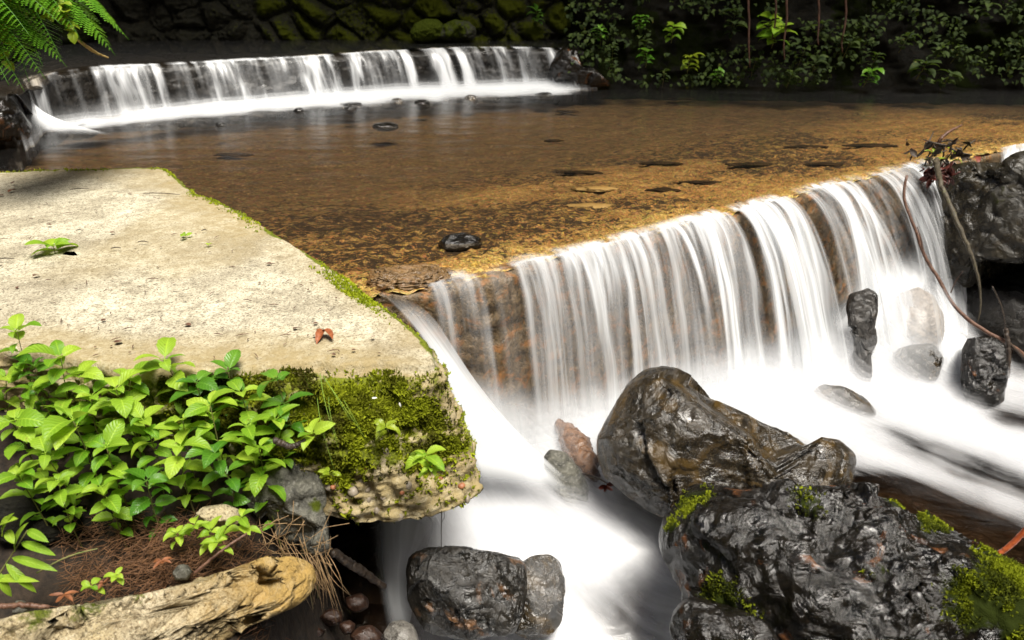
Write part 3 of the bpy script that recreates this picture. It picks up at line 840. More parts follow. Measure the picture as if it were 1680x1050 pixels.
p, nr = face_sample(SLV, SLF, w, 9500, rg)
nr *= np.where(nr[:, 2] < -.2, -1, 1)[:, None]
tag(tufts('moss', p, nr, M_mosslime, .011, 5, None, 6), 'lime green moss along the stream side rim of the concrete slab', 'moss', kind='stuff')
# pebbles set in the broken concrete
w = (SLK == 2) * sstep(.3, .7, SLFR) * sstep(.35, .7, SLH) * (SLV[:, 0] > -1.2)
p, nr = face_sample(SLV, SLF, w.astype(float), 38, rg)
M_peb = m_plain('embedded_pebble', (.16, .13, .10), (.34, .29, .22), 12, .5, .2)
M_pebr = m_plain('rusty_pebble', (.20, .07, .03), (.36, .15, .07), 12, .5, .2)
iV, iF = ico(3)
for q, m_ in zip(p, nr):
    r = .010 + .022 * rg.random() ** 2
    v = iV * r * (.7 + .5 * rg.random(3)) * (1 + .12 * (fbm(iV * 2 + q * 40, 2, 3)[:, None] - .5))
    mk('embedded_pebble', v + q + m_ * np.sign((m_ * (q - ctr)).sum()) * -r * .62, iF, M_pebr if rg.random() < .2 else M_peb, slab)

# ------------------------------------------------------------------ rocks
def rock(name, outline, depth, df, dbk, mat, label, cat='rock', group=None, seed=0, sub=6, rough=1.0, nf=60, famp=.05, moss=None, parent=None, ridge=.05, rot=None, boxy=.75, pits=0.0, stain=None, dirr=1.0, carve=26, cdep=(.015, .06)):
    """a boulder with the given silhouette, its own distance (depth along the view) and its own thickness front and back"""
    o2 = np.array(outline, float)
    c2 = (o2.min(0) + o2.max(0)) / 2
    C = ray(*c2) * depth + np.array([0, 0, CAMZ])
    vdir = ray(*c2); vdir /= np.linalg.norm(vdir)
    X = np.cross(vdir, [0, 0, 1.]); X /= np.linalg.norm(X)
    Yv = np.cross(X, vdir)
    loc = []
    for q in o2:
        rr = ray(*q); t = (C - [0, 0, CAMZ]) @ vdir / (rr @ vdir)
        w_ = rr * t + np.array([0, 0, CAMZ]) - C
        loc.append((w_ @ X, w_ @ Yv))
    loc = np.array(loc + [loc[0]])
    for _ in range(1):
        loc = np.stack([loc[:-1] * .87 + loc[1:] * .13, loc[:-1] * .13 + loc[1:] * .87], 1).reshape(-1, 2); loc = np.vstack([loc, loc[:1]])
    loc, _ = resample(loc, 721); loc = loc[:-1]
    ang = np.arctan2(loc[:, 1], loc[:, 0]); rad = np.hypot(loc[:, 0], loc[:, 1])
    k = np.argsort(ang); ang, rad = ang[k], rad[k]
    th = np.linspace(-np.pi, np.pi, 360, endpoint=False)
    Rt = smooth_ring(np.interp(th, ang, rad, period=2 * np.pi), 2)
    D, F = ico(sub)
    tha = np.arctan2(D[:, 1], D[:, 0])
    rr = np.interp(tha, th, Rt, period=2 * np.pi)
    rho = np.hypot(D[:, 0], D[:, 1]) ** boxy
    dz = np.sign(D[:, 2]) * np.abs(D[:, 2]) ** boxy * np.where(D[:, 2] > 0, df, dbk)
    L = np.stack([rr * rho * np.cos(tha), rr * rho * np.sin(tha), dz], 1)
    S = rr.mean()
    cr_ = np.random.default_rng(seed + 500)
    for k in range(carve):
        if k % 9 == 0: vn_ = vnormals(L, F)
        i_ = int(cr_.integers(len(L)))
        if L[i_, 2] < -.35 * dbk: continue
        n_ = vn_[i_] + cr_.normal(size=3) * .16
        n_ /= np.linalg.norm(n_) + 1e-9
        de_ = S * cr_.uniform(*cdep)
        rel = L - L[i_]
        s_ = rel @ n_ + de_
        ok_ = (rel ** 2).sum(1) < (S * .75) ** 2
        L = L - n_ * (np.maximum(s_, 0) * ok_ * .96)[:, None]
    if carve:
        tb = np.arctan2(L[:, 1], L[:, 0]); rb = np.hypot(L[:, 0], L[:, 1])
        kb = np.clip(((tb + np.pi) / (2 * np.pi) * 72).astype(int), 0, 71)
        mx = np.zeros(72); np.maximum.at(mx, kb, rb)
        want = np.interp((np.arange(72) + .5) / 72 * 2 * np.pi - np.pi, th, Rt, period=2 * np.pi)
        sc_ = smooth_ring(np.clip(want / np.maximum(mx, 1e-6), .9, 1.45), 1)
        L[:, :2] *= np.interp(tb, (np.arange(72) + .5) / 72 * 2 * np.pi - np.pi, sc_, period=2 * np.pi)[:, None]
    nrm_ = L / (np.linalg.norm(L, axis=1)[:, None] + 1e-9)
    nrm_ = .5 * nrm_ + .5 * vnormals(L, F)
    q = L / S
    famp = famp * (.55 if sub <= 5 else 1)
    disp = dirr * rough * .035 * (ridged(q @ np.array([[1, .5, .2], [-.4, 1, .3], [0, -.3, 1]]) * [8, 3.2, 5] + seed, 4, seed + 20) - .6) + facets(q * [1, 1, 1], nf, seed, famp) + facets(q, nf * 6, seed + 1, famp * .45) + ridge * (ridged(q * 2.2 + seed, 5, seed) - .62) + rough * .018 * (fbm(q * 9, 3, seed + 2) - .5) + rough * .022 * (ridged(q * 16 + seed, 3, seed + 9) - .6)
    disp = np.clip(disp, np.percentile(disp, 1), np.percentile(disp, 98.5))
    disp = disp - max(0, np.percentile(disp, 50)) * .5 - pits * sstep(.56, .68, fbm(q * 4.2, 4, seed + 30)) - pits * .6 * sstep(.56, .66, fbm(q * 11, 3, seed + 31))
    keep = 1 - .72 * sstep(.75, .97, np.hypot(D[:, 0], D[:, 1]))
    L = L + nrm_ * (disp * S * keep)[:, None]
    W = C + L[:, :1] * X + L[:, 1:2] * Yv - L[:, 2:3] * vdir
    mo = np.zeros(len(W))
    for (px, py, r_, k_) in (moss or []):
        a, b = (np.array([px, py]) - c2)
        rr2 = ray(px, py); t = (C - [0, 0, CAMZ]) @ vdir / (rr2 @ vdir); w_ = rr2 * t + np.array([0, 0, CAMZ]) - C
        d2 = ((L[:, 0] - w_ @ X) ** 2 + (L[:, 1] - w_ @ Yv) ** 2) / (r_ * depth / FPX) ** 2
        mo = np.maximum(mo, k_ * np.exp(-d2) * (L[:, 2] > -dbk * .3))
    sx_ = ray(*c2)[0] * depth + L[:, 0]
    st_ = np.zeros(len(W)) if stain is None else sstep((stain[0] - 840) / FPX * depth, (stain[1] - 840) / FPX * depth, sx_)
    o = mk(name, W, F, mat, parent, True, None, {'moss': mo, 'stain': st_}, origin=(C[0], C[1], W[:, 2].min()))
    if label: tag(o, label, cat, group)
    return o, W, F, mo

A_OUT = [(984, 722), (992, 700), (1005, 675), (1015, 655), (1032, 630), (1058, 606), (1085, 600), (1110, 603), (1140, 614), (1160, 640), (1182, 655), (1220, 674), (1258, 692), (1300, 705), (1330, 717), (1368, 716), (1388, 730), (1402, 745), (1396, 775), (1392, 800), (1340, 850), (1200, 880), (1110, 862), (1075, 838), (1030, 815), (1000, 790), (986, 755)]
rock('boulder', A_OUT, 3.85, .42, .5, M_wetbrown, 'olive brown wet boulder with a cracked sloping top, standing in front of the near waterfall', seed=9, sub=7, nf=46, famp=.05, ridge=.07, rough=1.5, boxy=.7, carve=40, cdep=(.012, .05), dirr=.5, moss=[(1130, 640, 60, .3), (1240, 720, 60, .25)])
B_OUT = [(1090, 885), (1096, 868), (1108, 840), (1118, 812), (1138, 796), (1165, 782), (1190, 785), (1215, 800), (1245, 792), (1290, 784), (1340, 790), (1375, 793), (1420, 788), (1450, 794), (1485, 812), (1520, 835), (1545, 856), (1575, 880), (1612, 908), (1650, 926), (1700, 960), (1740, 1040), (1700, 1140), (1500, 1200), (1250, 1190), (1150, 1120), (1120, 1000), (1128, 975), (1108, 945), (1094, 915)]
_, BV, BF, BM = rock('boulder', B_OUT, 3.02, .42, .5, M_wetdark, 'glossy black wet boulder streaked with moss, largest rock at the near edge of the pool', seed=12, sub=7, nf=46, famp=.10, ridge=.15, boxy=.66, rough=1.8, carve=26, cdep=(.012, .045), dirr=.8,
    moss=[(1640, 950, 60, 1.), (1585, 985, 60, .8), (1655, 1010, 70, .9), (1480, 815, 40, .75), (1525, 850, 34, .9), (1150, 830, 45, .7), (1205, 990, 50, .75), (1330, 840, 40, .6), (1230, 1030, 55, .7), (1120, 870, 25, .6), (1440, 950, 45, .45)])
wB = sstep(.25, .9, BM) ** 1.3 * sstep(.40, .64, fbm(BV * 9, 4, 77))
p, nr = face_sample(BV, BF, wB + 1e-9, 8500, rg)
tag(tufts('moss', p, nr, m_tuft('rock_moss_blades', (.035, .045, .004), (.25, .29, .012)), .010, 5, None, 16, tone_scale=14), 'yellow green moss tufts growing over the right shoulder of the black boulder', 'moss', kind='stuff')
rock('boulder', [(1098, 1030), (1110, 995), (1130, 980), (1180, 985), (1260, 1020), (1300, 1080), (1250, 1130), (1120, 1120)], 2.72, .2, .3, M_wetdark, 'small black rock wedged under the lower left of the glossy boulder', seed=31, sub=6, famp=.09)
rock('boulder', [(668, 935), (676, 912), (700, 898), (730, 895), (790, 903), (845, 912), (860, 925), (862, 960), (856, 1010), (842, 1040), (770, 1052), (700, 1040), (672, 990)], 3.5, .22, .25, m_rock('run_boulder_rock', (.003, .003, .0025), (.016, .013, .009), (.05, .042, .03), (.14, .07, .03), (.14, .5), bstr=.9, rustamt=.57, spec=.6, fb=.5), 'blocky dark wet boulder in the foaming run below the slab', seed=44, sub=7, famp=.09, ridge=.08, boxy=.45, nf=24, rough=1.8)
rock('boulder', [(840, 950), (850, 925), (872, 912), (900, 908), (920, 920), (928, 950), (926, 990), (922, 1020), (905, 1044), (870, 1052), (842, 1040)], 3.6, .14, .2, M_wetbrown, 'dark boulder veiled by thin water right of the blocky one', seed=47, sub=6, famp=.03, boxy=.6, rough=2)
rock('boulder', [(628, 1040), (640, 1020), (660, 1016), (680, 1026), (688, 1050), (680, 1080), (640, 1080)], 3.35, .08, .08, m_rock('speckled_cobble', (.05, .045, .04), (.16, .15, .13), (.4, .38, .35), (.14, .09, .06), (.25, .5), sc=2.5), 'small round speckled cobble in the run, left of the blocky boulder', seed=48, sub=5, famp=.03, boxy=1)
M_ledge = m_rock('ledge_rock', (.06, .034, .014), (.20, .115, .045), (.45, .33, .17), (.24, .10, .03), (.15, .5), sc=2, bstr=1.2)
lv, lf = ico(6)
ldir = LIP[2] - LIP[0]; ldir /= np.linalg.norm(ldir)
lq = np.sign(lv) * np.abs(lv) ** .7
lq = lq * (1 + .45 * (fbm(lv * 2.6, 4, 301) - .5) + .28 * (ridged(lv * 6, 4, 302) - .6) + .16 * (fbm(lv * 14, 3, 303) - .5))[:, None]
lw = lq[:, :1] * ldir * .20 + lq[:, 1:2] * np.array([-ldir[1], ldir[0], 0]) * .13 + lq[:, 2:] * np.array([0, 0, .075]) + onz(672, 466, -.045)
tag(mk('ledge_stone', lw, lf, M_ledge, attrs={'moss': np.zeros(len(lw))}), 'rough wet brown gravelly ledge at the left end of the near weir', 'rock')
# rocks among the right hand cascade
rock('boulder', [(1528, 300), (1540, 276), (1575, 264), (1640, 258), (1720, 256), (1900, 262), (2000, 330), (1980, 430), (1800, 450), (1680, 455), (1610, 474), (1560, 470), (1535, 440), (1520, 390), (1522, 340)], 5.75, .45, .5, m_rock('right_boulder_rock', (.006, .005, .003), (.024, .019, .010), (.06, .05, .03), (.04, .026, .008), (.15, .45), sc=.8, fb=.4, moss=(.03, .035, .006)), 'large dark brown boulder overhanging a black hollow beside the near waterfall', seed=52, sub=7, famp=.07, ridge=.09, boxy=.6, moss=[(1640, 330, 60, .4)])
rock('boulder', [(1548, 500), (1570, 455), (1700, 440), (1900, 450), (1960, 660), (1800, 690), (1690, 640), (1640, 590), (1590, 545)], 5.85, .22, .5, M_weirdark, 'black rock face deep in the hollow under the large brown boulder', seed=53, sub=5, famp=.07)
rock('boulder', [(1386, 500), (1392, 481), (1408, 478), (1425, 472), (1441, 479), (1443, 505), (1436, 535), (1440, 560), (1430, 585), (1433, 630), (1404, 630), (1398, 590), (1401, 560), (1391, 535)], 5.28, .10, .14, m_rock('dark_pillar_rock', (.014, .013, .012), (.05, .045, .04), (.12, .11, .10), (.05, .03, .015), (.2, .5), sc=2), 'narrow upright dark stone splitting the falling water of the cascade', seed=54, sub=6, famp=.07, boxy=.6, rough=2.5)
rock('boulder', [(1455, 510), (1472, 482), (1505, 470), (1532, 484), (1548, 515), (1550, 555), (1530, 585), (1490, 588), (1462, 560)], 5.56, .16, .2, m_rock('tan_boulder', (.10, .075, .05), (.22, .17, .12), (.36, .29, .22), (.2, .1, .05), (.25, .5), sc=2), 'rounded tan boulder under thin water in the cascade', seed=55, sub=6, famp=.04, boxy=.85, rough=1.6)
rock('boulder', [(1462, 580), (1480, 566), (1505, 558), (1535, 566), (1550, 590), (1540, 625), (1500, 632), (1470, 615)], 5.4, .14, .14, M_wetbrown, 'flat brown stone low in the cascade under the rounded tan boulder', seed=56, sub=6, famp=.07, rough=2.5)
rock('boulder', [(1576, 575), (1588, 553), (1630, 552), (1652, 566), (1654, 610), (1648, 660), (1620, 680), (1588, 676), (1576, 630)], 5.2, .16, .18, M_wetdark, 'square black block at the foot of the cascade beside the twigs', seed=57, sub=6, famp=.07, boxy=.5, rough=2.5)
rock('boulder', [(1314, 604), (1322, 590), (1348, 582), (1368, 586), (1372, 604), (1368, 632), (1342, 644), (1320, 634)], 5.32, .08, .10, m_rock('oval_grey_rock', (.03, .03, .03), (.09, .09, .09), (.2, .2, .2), (.06, .05, .05), (.2, .5), sc=2), 'small oval grey stone poking from the foam below the cascade', seed=58, sub=5, famp=.02, boxy=.9)
rock('boulder', [(1322, 648), (1345, 630), (1385, 634), (1420, 652), (1440, 676), (1420, 710), (1370, 706), (1330, 690)], 5.0, .10, .12, M_wetbrown, 'low brown stone half drowned by foam below the small oval stone', seed=59, sub=5, famp=.02, rough=2)
rock('boulder', [(890, 750), (903, 735), (930, 742), (958, 778), (972, 815), (968, 850), (930, 846), (900, 800)], 4.12, .08, .1, M_stone, 'pale grey stone drowned in the foam under the floating log', seed=60, sub=5, famp=.03)
# left bank stones
rock('boulder', [(398, 800), (405, 775), (440, 758), (480, 750), (510, 765), (530, 790), (540, 840), (546, 900), (520, 915), (470, 890), (430, 860), (405, 830)], 3.05, .16, .25, M_stone, 'grey cracked angular rock propping up the left end of the slab front', seed=62, sub=6, famp=.10, ridge=.10, rough=2.2, boxy=.6, nf=30, moss=[(515, 830, 18, .7), (480, 765, 14, .5)])
bl_out = [(-60, 1030), (0, 1012), (60, 1000), (150, 985), (240, 972), (290, 955), (340, 940), (400, 925), (450, 908), (490, 910), (510, 925), (518, 950), (508, 985), (470, 1005), (420, 1025), (380, 1055), (300, 1110), (100, 1160), (-80, 1140)]
rock('concrete_block', bl_out, 2.62, .2, .24, M_block, 'pale yellow broken concrete block lying across the bank like a log', 'block', seed=63, sub=7, famp=.06, ridge=.06, nf=60, boxy=.36, rough=2.8, pits=.15, carve=30, cdep=(.015, .055), stain=(200, 480), dirr=0.0, moss=[(150, 985, 50, .6), (60, 1005, 50, .6), (230, 975, 30, .6)])
rock('stone', [(282, 940), (292, 926), (308, 926), (316, 938), (308, 952), (288, 952)], 2.7, .04, .04, M_stone, 'small round grey green stone sitting on the upper edge of the pale block', 'stone', seed=64, sub=4, famp=.04, moss=[(290, 945, 10, .4)])
rock('stone', [(25, 985), (40, 985), (52, 998), (40, 1010), (18, 1008)], 2.6, .04, .04, M_stone, 'small dark wedge shaped stone at the left end of the pale block', 'stone', seed=65, sub=4, famp=.05)
rock('boulder', [(-60, 830), (40, 800), (130, 820), (260, 815), (300, 850), (280, 900), (160, 900), (0, 900)], 3.0, .10, .4, M_soilbank, 'shadowed brown rock on the bank under the leafy plants', seed=66, sub=6, famp=.1, rough=3)
rock('stone', [(318, 850), (330, 832), (370, 826), (395, 838), (392, 862), (350, 872)], 2.85, .05, .06, M_block, 'small pale stone behind the low sprig on the bank', 'stone', seed=67, sub=4, famp=.05)
rock('boulder', [(-80, 190), (-20, 150), (10, 152), (28, 170), (52, 205), (50, 226), (0, 242), (-80, 240)], 6.7, .35, .5, M_wetdark, 'black rock at the left end of the upper waterfall', seed=68, sub=6, famp=.05)
for k, (px, py, rx, ry, dpt, lab) in enumerate([(585, 990, 22, 16, 3.5, 'rusty stone in the dark water under the slab'), (600, 1045, 26, 22, 3.4, 'pointed rusty stone at the bottom beside the speckled cobble'), (545, 1012, 18, 14, 3.45, 'dark red pebble in the dark water nearest the pale block'), (500, 1035, 30, 18, 3.4, 'brown stone in the dark water below the end of the pale block'), (570, 1030, 14, 12, 3.4, 'smallest brown pebble in the dark water between the rusty stones')]):
    th = np.linspace(0, 2 * np.pi, 11)[:-1]
    rock('stone', [(px + rx * math.cos(t) * (.8 + .4 * random.random()), py + ry * math.sin(t) * (.8 + .4 * random.random())) for t in th], dpt, .06, .06,
         m_rock('rusty_stone', (.012, .006, .004), (.04, .018, .010), (.09, .05, .03), (.12, .035, .012), (.25, .5), sc=2.5) if k == 0 else bpy.data.materials['rusty_stone'], lab, 'stone', 'stones in the dark water under the slab', seed=70 + k, sub=4, famp=.05)

# stones showing in the shallow pool and along the foot of the upper fall
SPOTS = [(755, 388, 34, 9, 'black wet stone breaking the surface near the weir lip', .6), (632, 203, 20, 4, 'pair of flat dark stones in the middle of the pool', .5), (490, 179, 9, 5, 'dark pebble in the foam under the left part of the upper fall', 1),
         (362, 203, 9, 4, 'small grey pebble at the edge of the foam line, left', 1), (652, 163, 12, 5, 'rounded stone half covered by foam under the middle of the upper fall', 1), (692, 166, 14, 5, 'dark flat stone at the front edge of the upper foam', 1),
         (772, 158, 12, 6, 'grey stone blurred by foam right of the middle of the upper fall', 1), (893, 153, 16, 4, 'flat black stone at the right end of the upper foam', 1), (575, 176, 10, 4, 'small stone in the white foam just left of the fall middle', 1), (575, 170, 22, 3, 'low stone ridge awash in foam', 1), (130, 203, 26, 5, 'brown stone awash behind the white spout', .7)]
for k, (px, py, rx, ry, lab, h) in enumerate(SPOTS):
    c = onz(px, py + ry * .5, 0)
    t = np.linalg.norm(c - [0, 0, CAMZ]) / FPX
    v, f_ = ico(4)
    hh = max(.035, ry * t * 1.6)
    W = v * [rx * t, rx * t * .8, hh]
    W = W + v * ((facets(v, 18, 80 + k, .12) + .25 * (fbm(v * 2.2, 4, 90 + k) - .5)) * rx * t * np.array([.8, .8, .4])[:, None]).T
    W = W + c + [0, 0, -hh * .45]
    tag(mk('stone', W, f_, M_wetdark if k != 4 and k != 6 else M_wetbrown, attrs={'moss': np.zeros(len(W))}), lab, 'stone', 'stones showing in the upper pool')
M_sunk = m_plain('sunken_stone', (.010, .007, .004), (.035, .022, .011), 14, .9, .6, (1, 1, 1), .05)
SUNK = [(952, 283, 30, 6, 0), (1085, 268, 28, 6, 0), (978, 310, 30, 9, 1), (968, 338, 34, 12, 1), (1425, 239, 34, 5, 0), (1325, 241, 26, 5, 0), (1165, 243, 20, 4, 0), (1430, 200, 22, 3, 0), (1370, 175, 20, 3, 0), (1380, 157, 30, 4, 0), (1120, 162, 18, 3, 0), (930, 183, 16, 3, 0), (907, 231, 13, 3, 0), (795, 213, 12, 3, 0), (1280, 226, 10, 3, 0), (1530, 180, 20, 3, 0), (1480, 208, 22, 3, 0), (385, 254, 26, 5, 0), (1150, 300, 34, 7, 0), (1235, 270, 40, 6, 0), (1090, 312, 22, 7, 0), (1350, 270, 26, 6, 0)]
WHERE = ['below the middle of the pool', 'just right of the two yellow stones', 'upper', 'lower', 'long one near the right cascade', 'left of the long one', 'right of mid pool', 'far right', 'farther right', 'close under the vegetated bank', 'near the end of the upper foam', 'mid pool upstream', 'mid pool', 'left of mid pool', 'small one right of mid pool', 'far right near the bank', 'far right downstream', 'near the slab corner', 'dark cluster near the lip', 'long cluster upstream of the lip', 'cluster upstream of the yellow lip stone', 'cluster near the right of the lip']
for k, (px, py, rx, ry, c_) in enumerate(SUNK):
    if k in (6, 7, 8, 9, 13, 14, 15, 16): continue
    c = onz(px, py, -.01)
    dlk = np.min(np.hypot(LIPS[:, 0] - c[0], LIPS[:, 1] - c[1]))
    zc = -.04 - .12 * float(sstep(.4, 2.2, dlk))
    c = onz(px, py, zc)
    t = np.linalg.norm(c - [0, 0, CAMZ]) / FPX
    v, f_ = ico(4)
    gl_ = np.linalg.norm(c[:2]) / CAMZ
    W = v * [rx * t, ry * t * gl_ * .8, .03]
    W = W + v * ((facets(v, 14, 130 + k, .25) + .5 * (fbm(v * 2.5, 4, 140 + k) - .5)) * np.array([rx * t, ry * t * gl_, .02])[:, None]).T
    W = W * [1.15, .34, .5] + c
    lab = ('yellowish sunken stone in the shallow pool, ' if c_ else 'dark sunken stone in the pool, ') + WHERE[k]
    tag(mk('stone', W, f_, m_plain('yellow_stone', (.20, .13, .04), (.34, .24, .09), 9, .6, .3) if c_ else M_sunk, attrs={'moss': np.zeros(len(W))}), lab, 'stone', 'sunken stones in the pool')

# ------------------------------------------------------------------ left bank earth (the foreground) and hillside round the stream
gx2, gy2 = np.meshgrid(np.linspace(-4.2, -.45, 240), np.linspace(.7, 3.1, 160), indexing='ij')
gx2, gy2 = gx2.ravel(), gy2.ravel()
def zbank(x, y):
    z = np.interp(y, [.7, 1.5, 1.9, 2.1, 2.35, 2.6, 3.1], [-1.0, -.85, -.68, -.58, -.45, -.30, -.22])
    return z - 1.1 * sstep(-.98, -.66, x + .16 * (y - 2.2))
gz2 = zbank(gx2, gy2)
PBk = np.stack([gx2, gy2, gz2], 1)
PBk[:, 2] += .10 * (fbm(PBk * [4, 4, 2], 4, 33) - .5) + .04 * (fbm(PBk * [16, 16, 4], 3, 34) - .5)
tag(mk('ground', PBk, grid_faces(240, 160), M_soil, origin=(-2, 2, -.8)), kind='structure')
HB = np.array([[-4.6, 2.2], [-4.75, 4.5], [-4.75, 6.0], [-4.75, 7.2], [-5.3, 9.0], [-5.3, 10.9], [-1.5, 11.1], [.6, 10.75], [.95, 10.2], [1.6, 10.15], [4, 9.95], [6.2, 9.75], [9.6, 9.6], [10.4, 7.0], [9.4, 3.0]])
HBr, hs = resample(HB, 900)
tg = np.gradient(HBr, axis=0); tg /= np.linalg.norm(tg, axis=1)[:, None]
hn = np.stack([-tg[:, 1], tg[:, 0]], 1)
for k in range(2): hn[:, k] = np.convolve(np.pad(hn[:, k], 20, 'edge'), np.ones(41) / 41, 'valid')
hh = np.concatenate([[-.4], np.linspace(-.1, 2.2, 110), np.linspace(2.4, 8, 40)])
W = np.zeros((900, len(hh), 3))
W[:, :, :2] = HBr[:, None] + hn[:, None] * (.16 * np.clip(hh, 0, 9) + .05)[None, :, None]
W[:, :, 2] = hh[None]
W = W.reshape(-1, 3)
NN = np.repeat(hn, len(hh), 0)
dd = .55 * (fbm(W * 1.3, 4, 44) - .5) + .25 * (ridged(W * 3.2, 4, 45) - .6) + .06 * (fbm(W * 14, 3, 46) - .5)
W[:, :2] -= NN * (dd * sstep(-.2, .5, W[:, 2]) + .1 * (fbm(W * 5, 3, 47) - .5))[:, None]
mo = .25 + .4 * sstep(.4, .6, fbm(W * 2, 3, 48))
tag(mk('hillside', W, grid_faces(900, len(hh)), M_soilbank, attrs={'moss': mo}, origin=(0, 8, 0)), kind='structure')
# mossy boulder wall behind the upper fall
ux, uz = np.meshgrid(np.linspace(-5.4, 1.15, 520), np.linspace(.25, 3.4, 240), indexing='ij')
ux, uz = ux.ravel(), uz.ravel()
q = np.stack([ux + .35 * uz, uz * .95], 1)
rgw = np.random.default_rng(5)
cx, cz = np.meshgrid(np.arange(-6, 4, .36), np.arange(0, 3.8, .27), indexing='ij')
cc = np.stack([cx.ravel(), cz.ravel()], 1) + rgw.normal(size=(cx.size, 2)) * .11
cc = np.stack([cc[:, 0], cc[:, 1]], 1)
q = q + .10 * np.stack([vnoise(np.stack([q[:, 0] * 4, q[:, 1] * 4, q[:, 0] * 0 + k], 1), 3 + k) - .5 for k in range(2)], 1)
f1 = np.full(len(q), 9.); f2 = np.full(len(q), 9.); idd = np.zeros(len(q), int)
for k, c in enumerate(cc):
    d = np.hypot((q[:, 0] - c[0]) * .9, (q[:, 1] - c[1]) * 1.15)
    nw = d < f1
    f2 = np.where(nw, f1, np.minimum(f2, d)); f1 = np.where(nw, d, f1); idd = np.where(nw, k, idd)
gap = f2 - f1
bul = .15 * np.sqrt(sstep(0, .26, gap)) + rgw.normal(size=len(cc))[idd] * .035
Wl = np.stack([ux, 10.75 + .16 * uz - bul, uz], 1)
Wl[:, 1] -= .20 * (fbm(Wl * 4, 5, 52) - .5) + .07 * (ridged(Wl * 14, 3, 53) - .5)
mo = (.70 + .30 * rgw.random(len(cc))[idd] ** 1.5) * (.55 + .45 * sstep(.02, .2, gap)) * (.35 + .65 * sstep(-4.2, -2.2, ux))
tag(mk('mossy_boulder_wall', Wl, grid_faces(520, 240), M_wallrock, attrs={'moss': mo}), 'dark mossy dry stone wall of leaning boulders behind the upper waterfall', 'wall')
rock('boulder', [(672, 52), (680, 38), (700, 30), (718, 31), (728, 42), (724, 62), (700, 70), (676, 66)], 9.85, .2, .3, m_rock('moss_rock', (.01, .01, .006), (.03, .03, .014), (.06, .06, .03), (.02, .016, .006), (.6, .9), moss=(.06, .08, .007)), 'bright mossy rounded stone at the foot of the boulder wall, left of its larger twin', seed=91, sub=6, famp=.08, rough=4, moss=[(695, 42, 40, 1.1)])
rock('boulder', [(712, 62), (722, 42), (745, 32), (768, 34), (782, 46), (780, 64), (750, 70)], 9.9, .2, .3, bpy.data.materials['moss_rock'], 'broad mossy rounded stone at the foot of the boulder wall', seed=92, sub=6, famp=.08, rough=4, moss=[(745, 45, 40, .7)])
rock('boulder', [(900, 110), (912, 88), (925, 75), (945, 82), (960, 100), (985, 118), (1010, 140), (980, 146), (940, 144), (910, 138)], 9.45, .25, .4, M_wetdark, 'wet black rock glinting at the right end of the upper waterfall', seed=93, sub=6, famp=.10)

# ------------------------------------------------------------------ cascade over the right hand rocks
cs = empty('waterfall', at(1470, 560, 5.0), 'white cascade tumbling over stones between the near weir and the large brown boulder', 'waterfall')
stream_sheet('water_curtain', [(1400, 420, 5.55), (1395, 460, 5.35), (1360, 520, 5.12), (1335, 600, 4.75)], [(1520, 400, 5.65), (1545, 460, 5.35), (1500, 520, 5.2), (1490, 620, 4.8)], M_veil, cs, 19, op=1.1, mist=.25, fade=(.35, .25), side=.3)
stream_sheet('water_curtain', [(1445, 450, 5.2), (1450, 500, 4.9), (1448, 560, 4.72), (1440, 630, 4.55)], [(1545, 450, 5.25), (1570, 500, 4.95), (1590, 560, 4.75), (1600, 645, 4.55)], M_veil, cs, 24, op=.42, mist=.0, fade=(.3, .25), side=.22)
stream_sheet('water_curtain', [(1530, 540, 5.02), (1535, 570, 4.86), (1535, 640, 4.58)], [(1590, 540, 5.02), (1592, 575, 4.86), (1596, 650, 4.58)], M_veil, cs, 29, op=1.0, mist=.35, fade=(.2, .25), side=.3)
sf = empty('waterfall', at(1670, 250, 6.7), 'short stub of white water spilling at the far right beyond the brown boulder', 'waterfall')
stream_sheet('water_curtain', [(1640, 240, 6.72), (1640, 250, 6.62), (1640, 270, 6.5)], [(1770, 222, 7.0), (1772, 235, 6.9), (1776, 262, 6.7)], M_fall, sf, 33, op=1.3, mist=.35, fade=(.2, .1), side=.06)
un = empty('waterfall', at(660, 900, 2.95), 'misty tongue of white water falling out from under the concrete slab', 'waterfall')
stream_sheet('water_curtain', [(590, 800, 3.15), (600, 870, 3.0), (618, 960, 2.86), (640, 1060, 2.70)], [(790, 800, 3.2), (770, 870, 3.02), (690, 960, 2.9), (720, 1060, 2.72)], M_veil, un, 37, op=.8, mist=.25, fade=(.2, .2), side=.35)
vl = empty('waterfall', at(890, 960, 2.78), 'thin veil of water sliding over the right half of the blocky boulder', 'waterfall')
stream_sheet('water_curtain', [(842, 905, 2.72), (856, 940, 2.64), (862, 990, 2.56), (866, 1045, 2.5)], [(935, 900, 2.76), (936, 940, 2.66), (934, 990, 2.58), (936, 1050, 2.5)], M_veil, vl, 41, op=.12, mist=.0, fade=(.25, .3), side=.25)

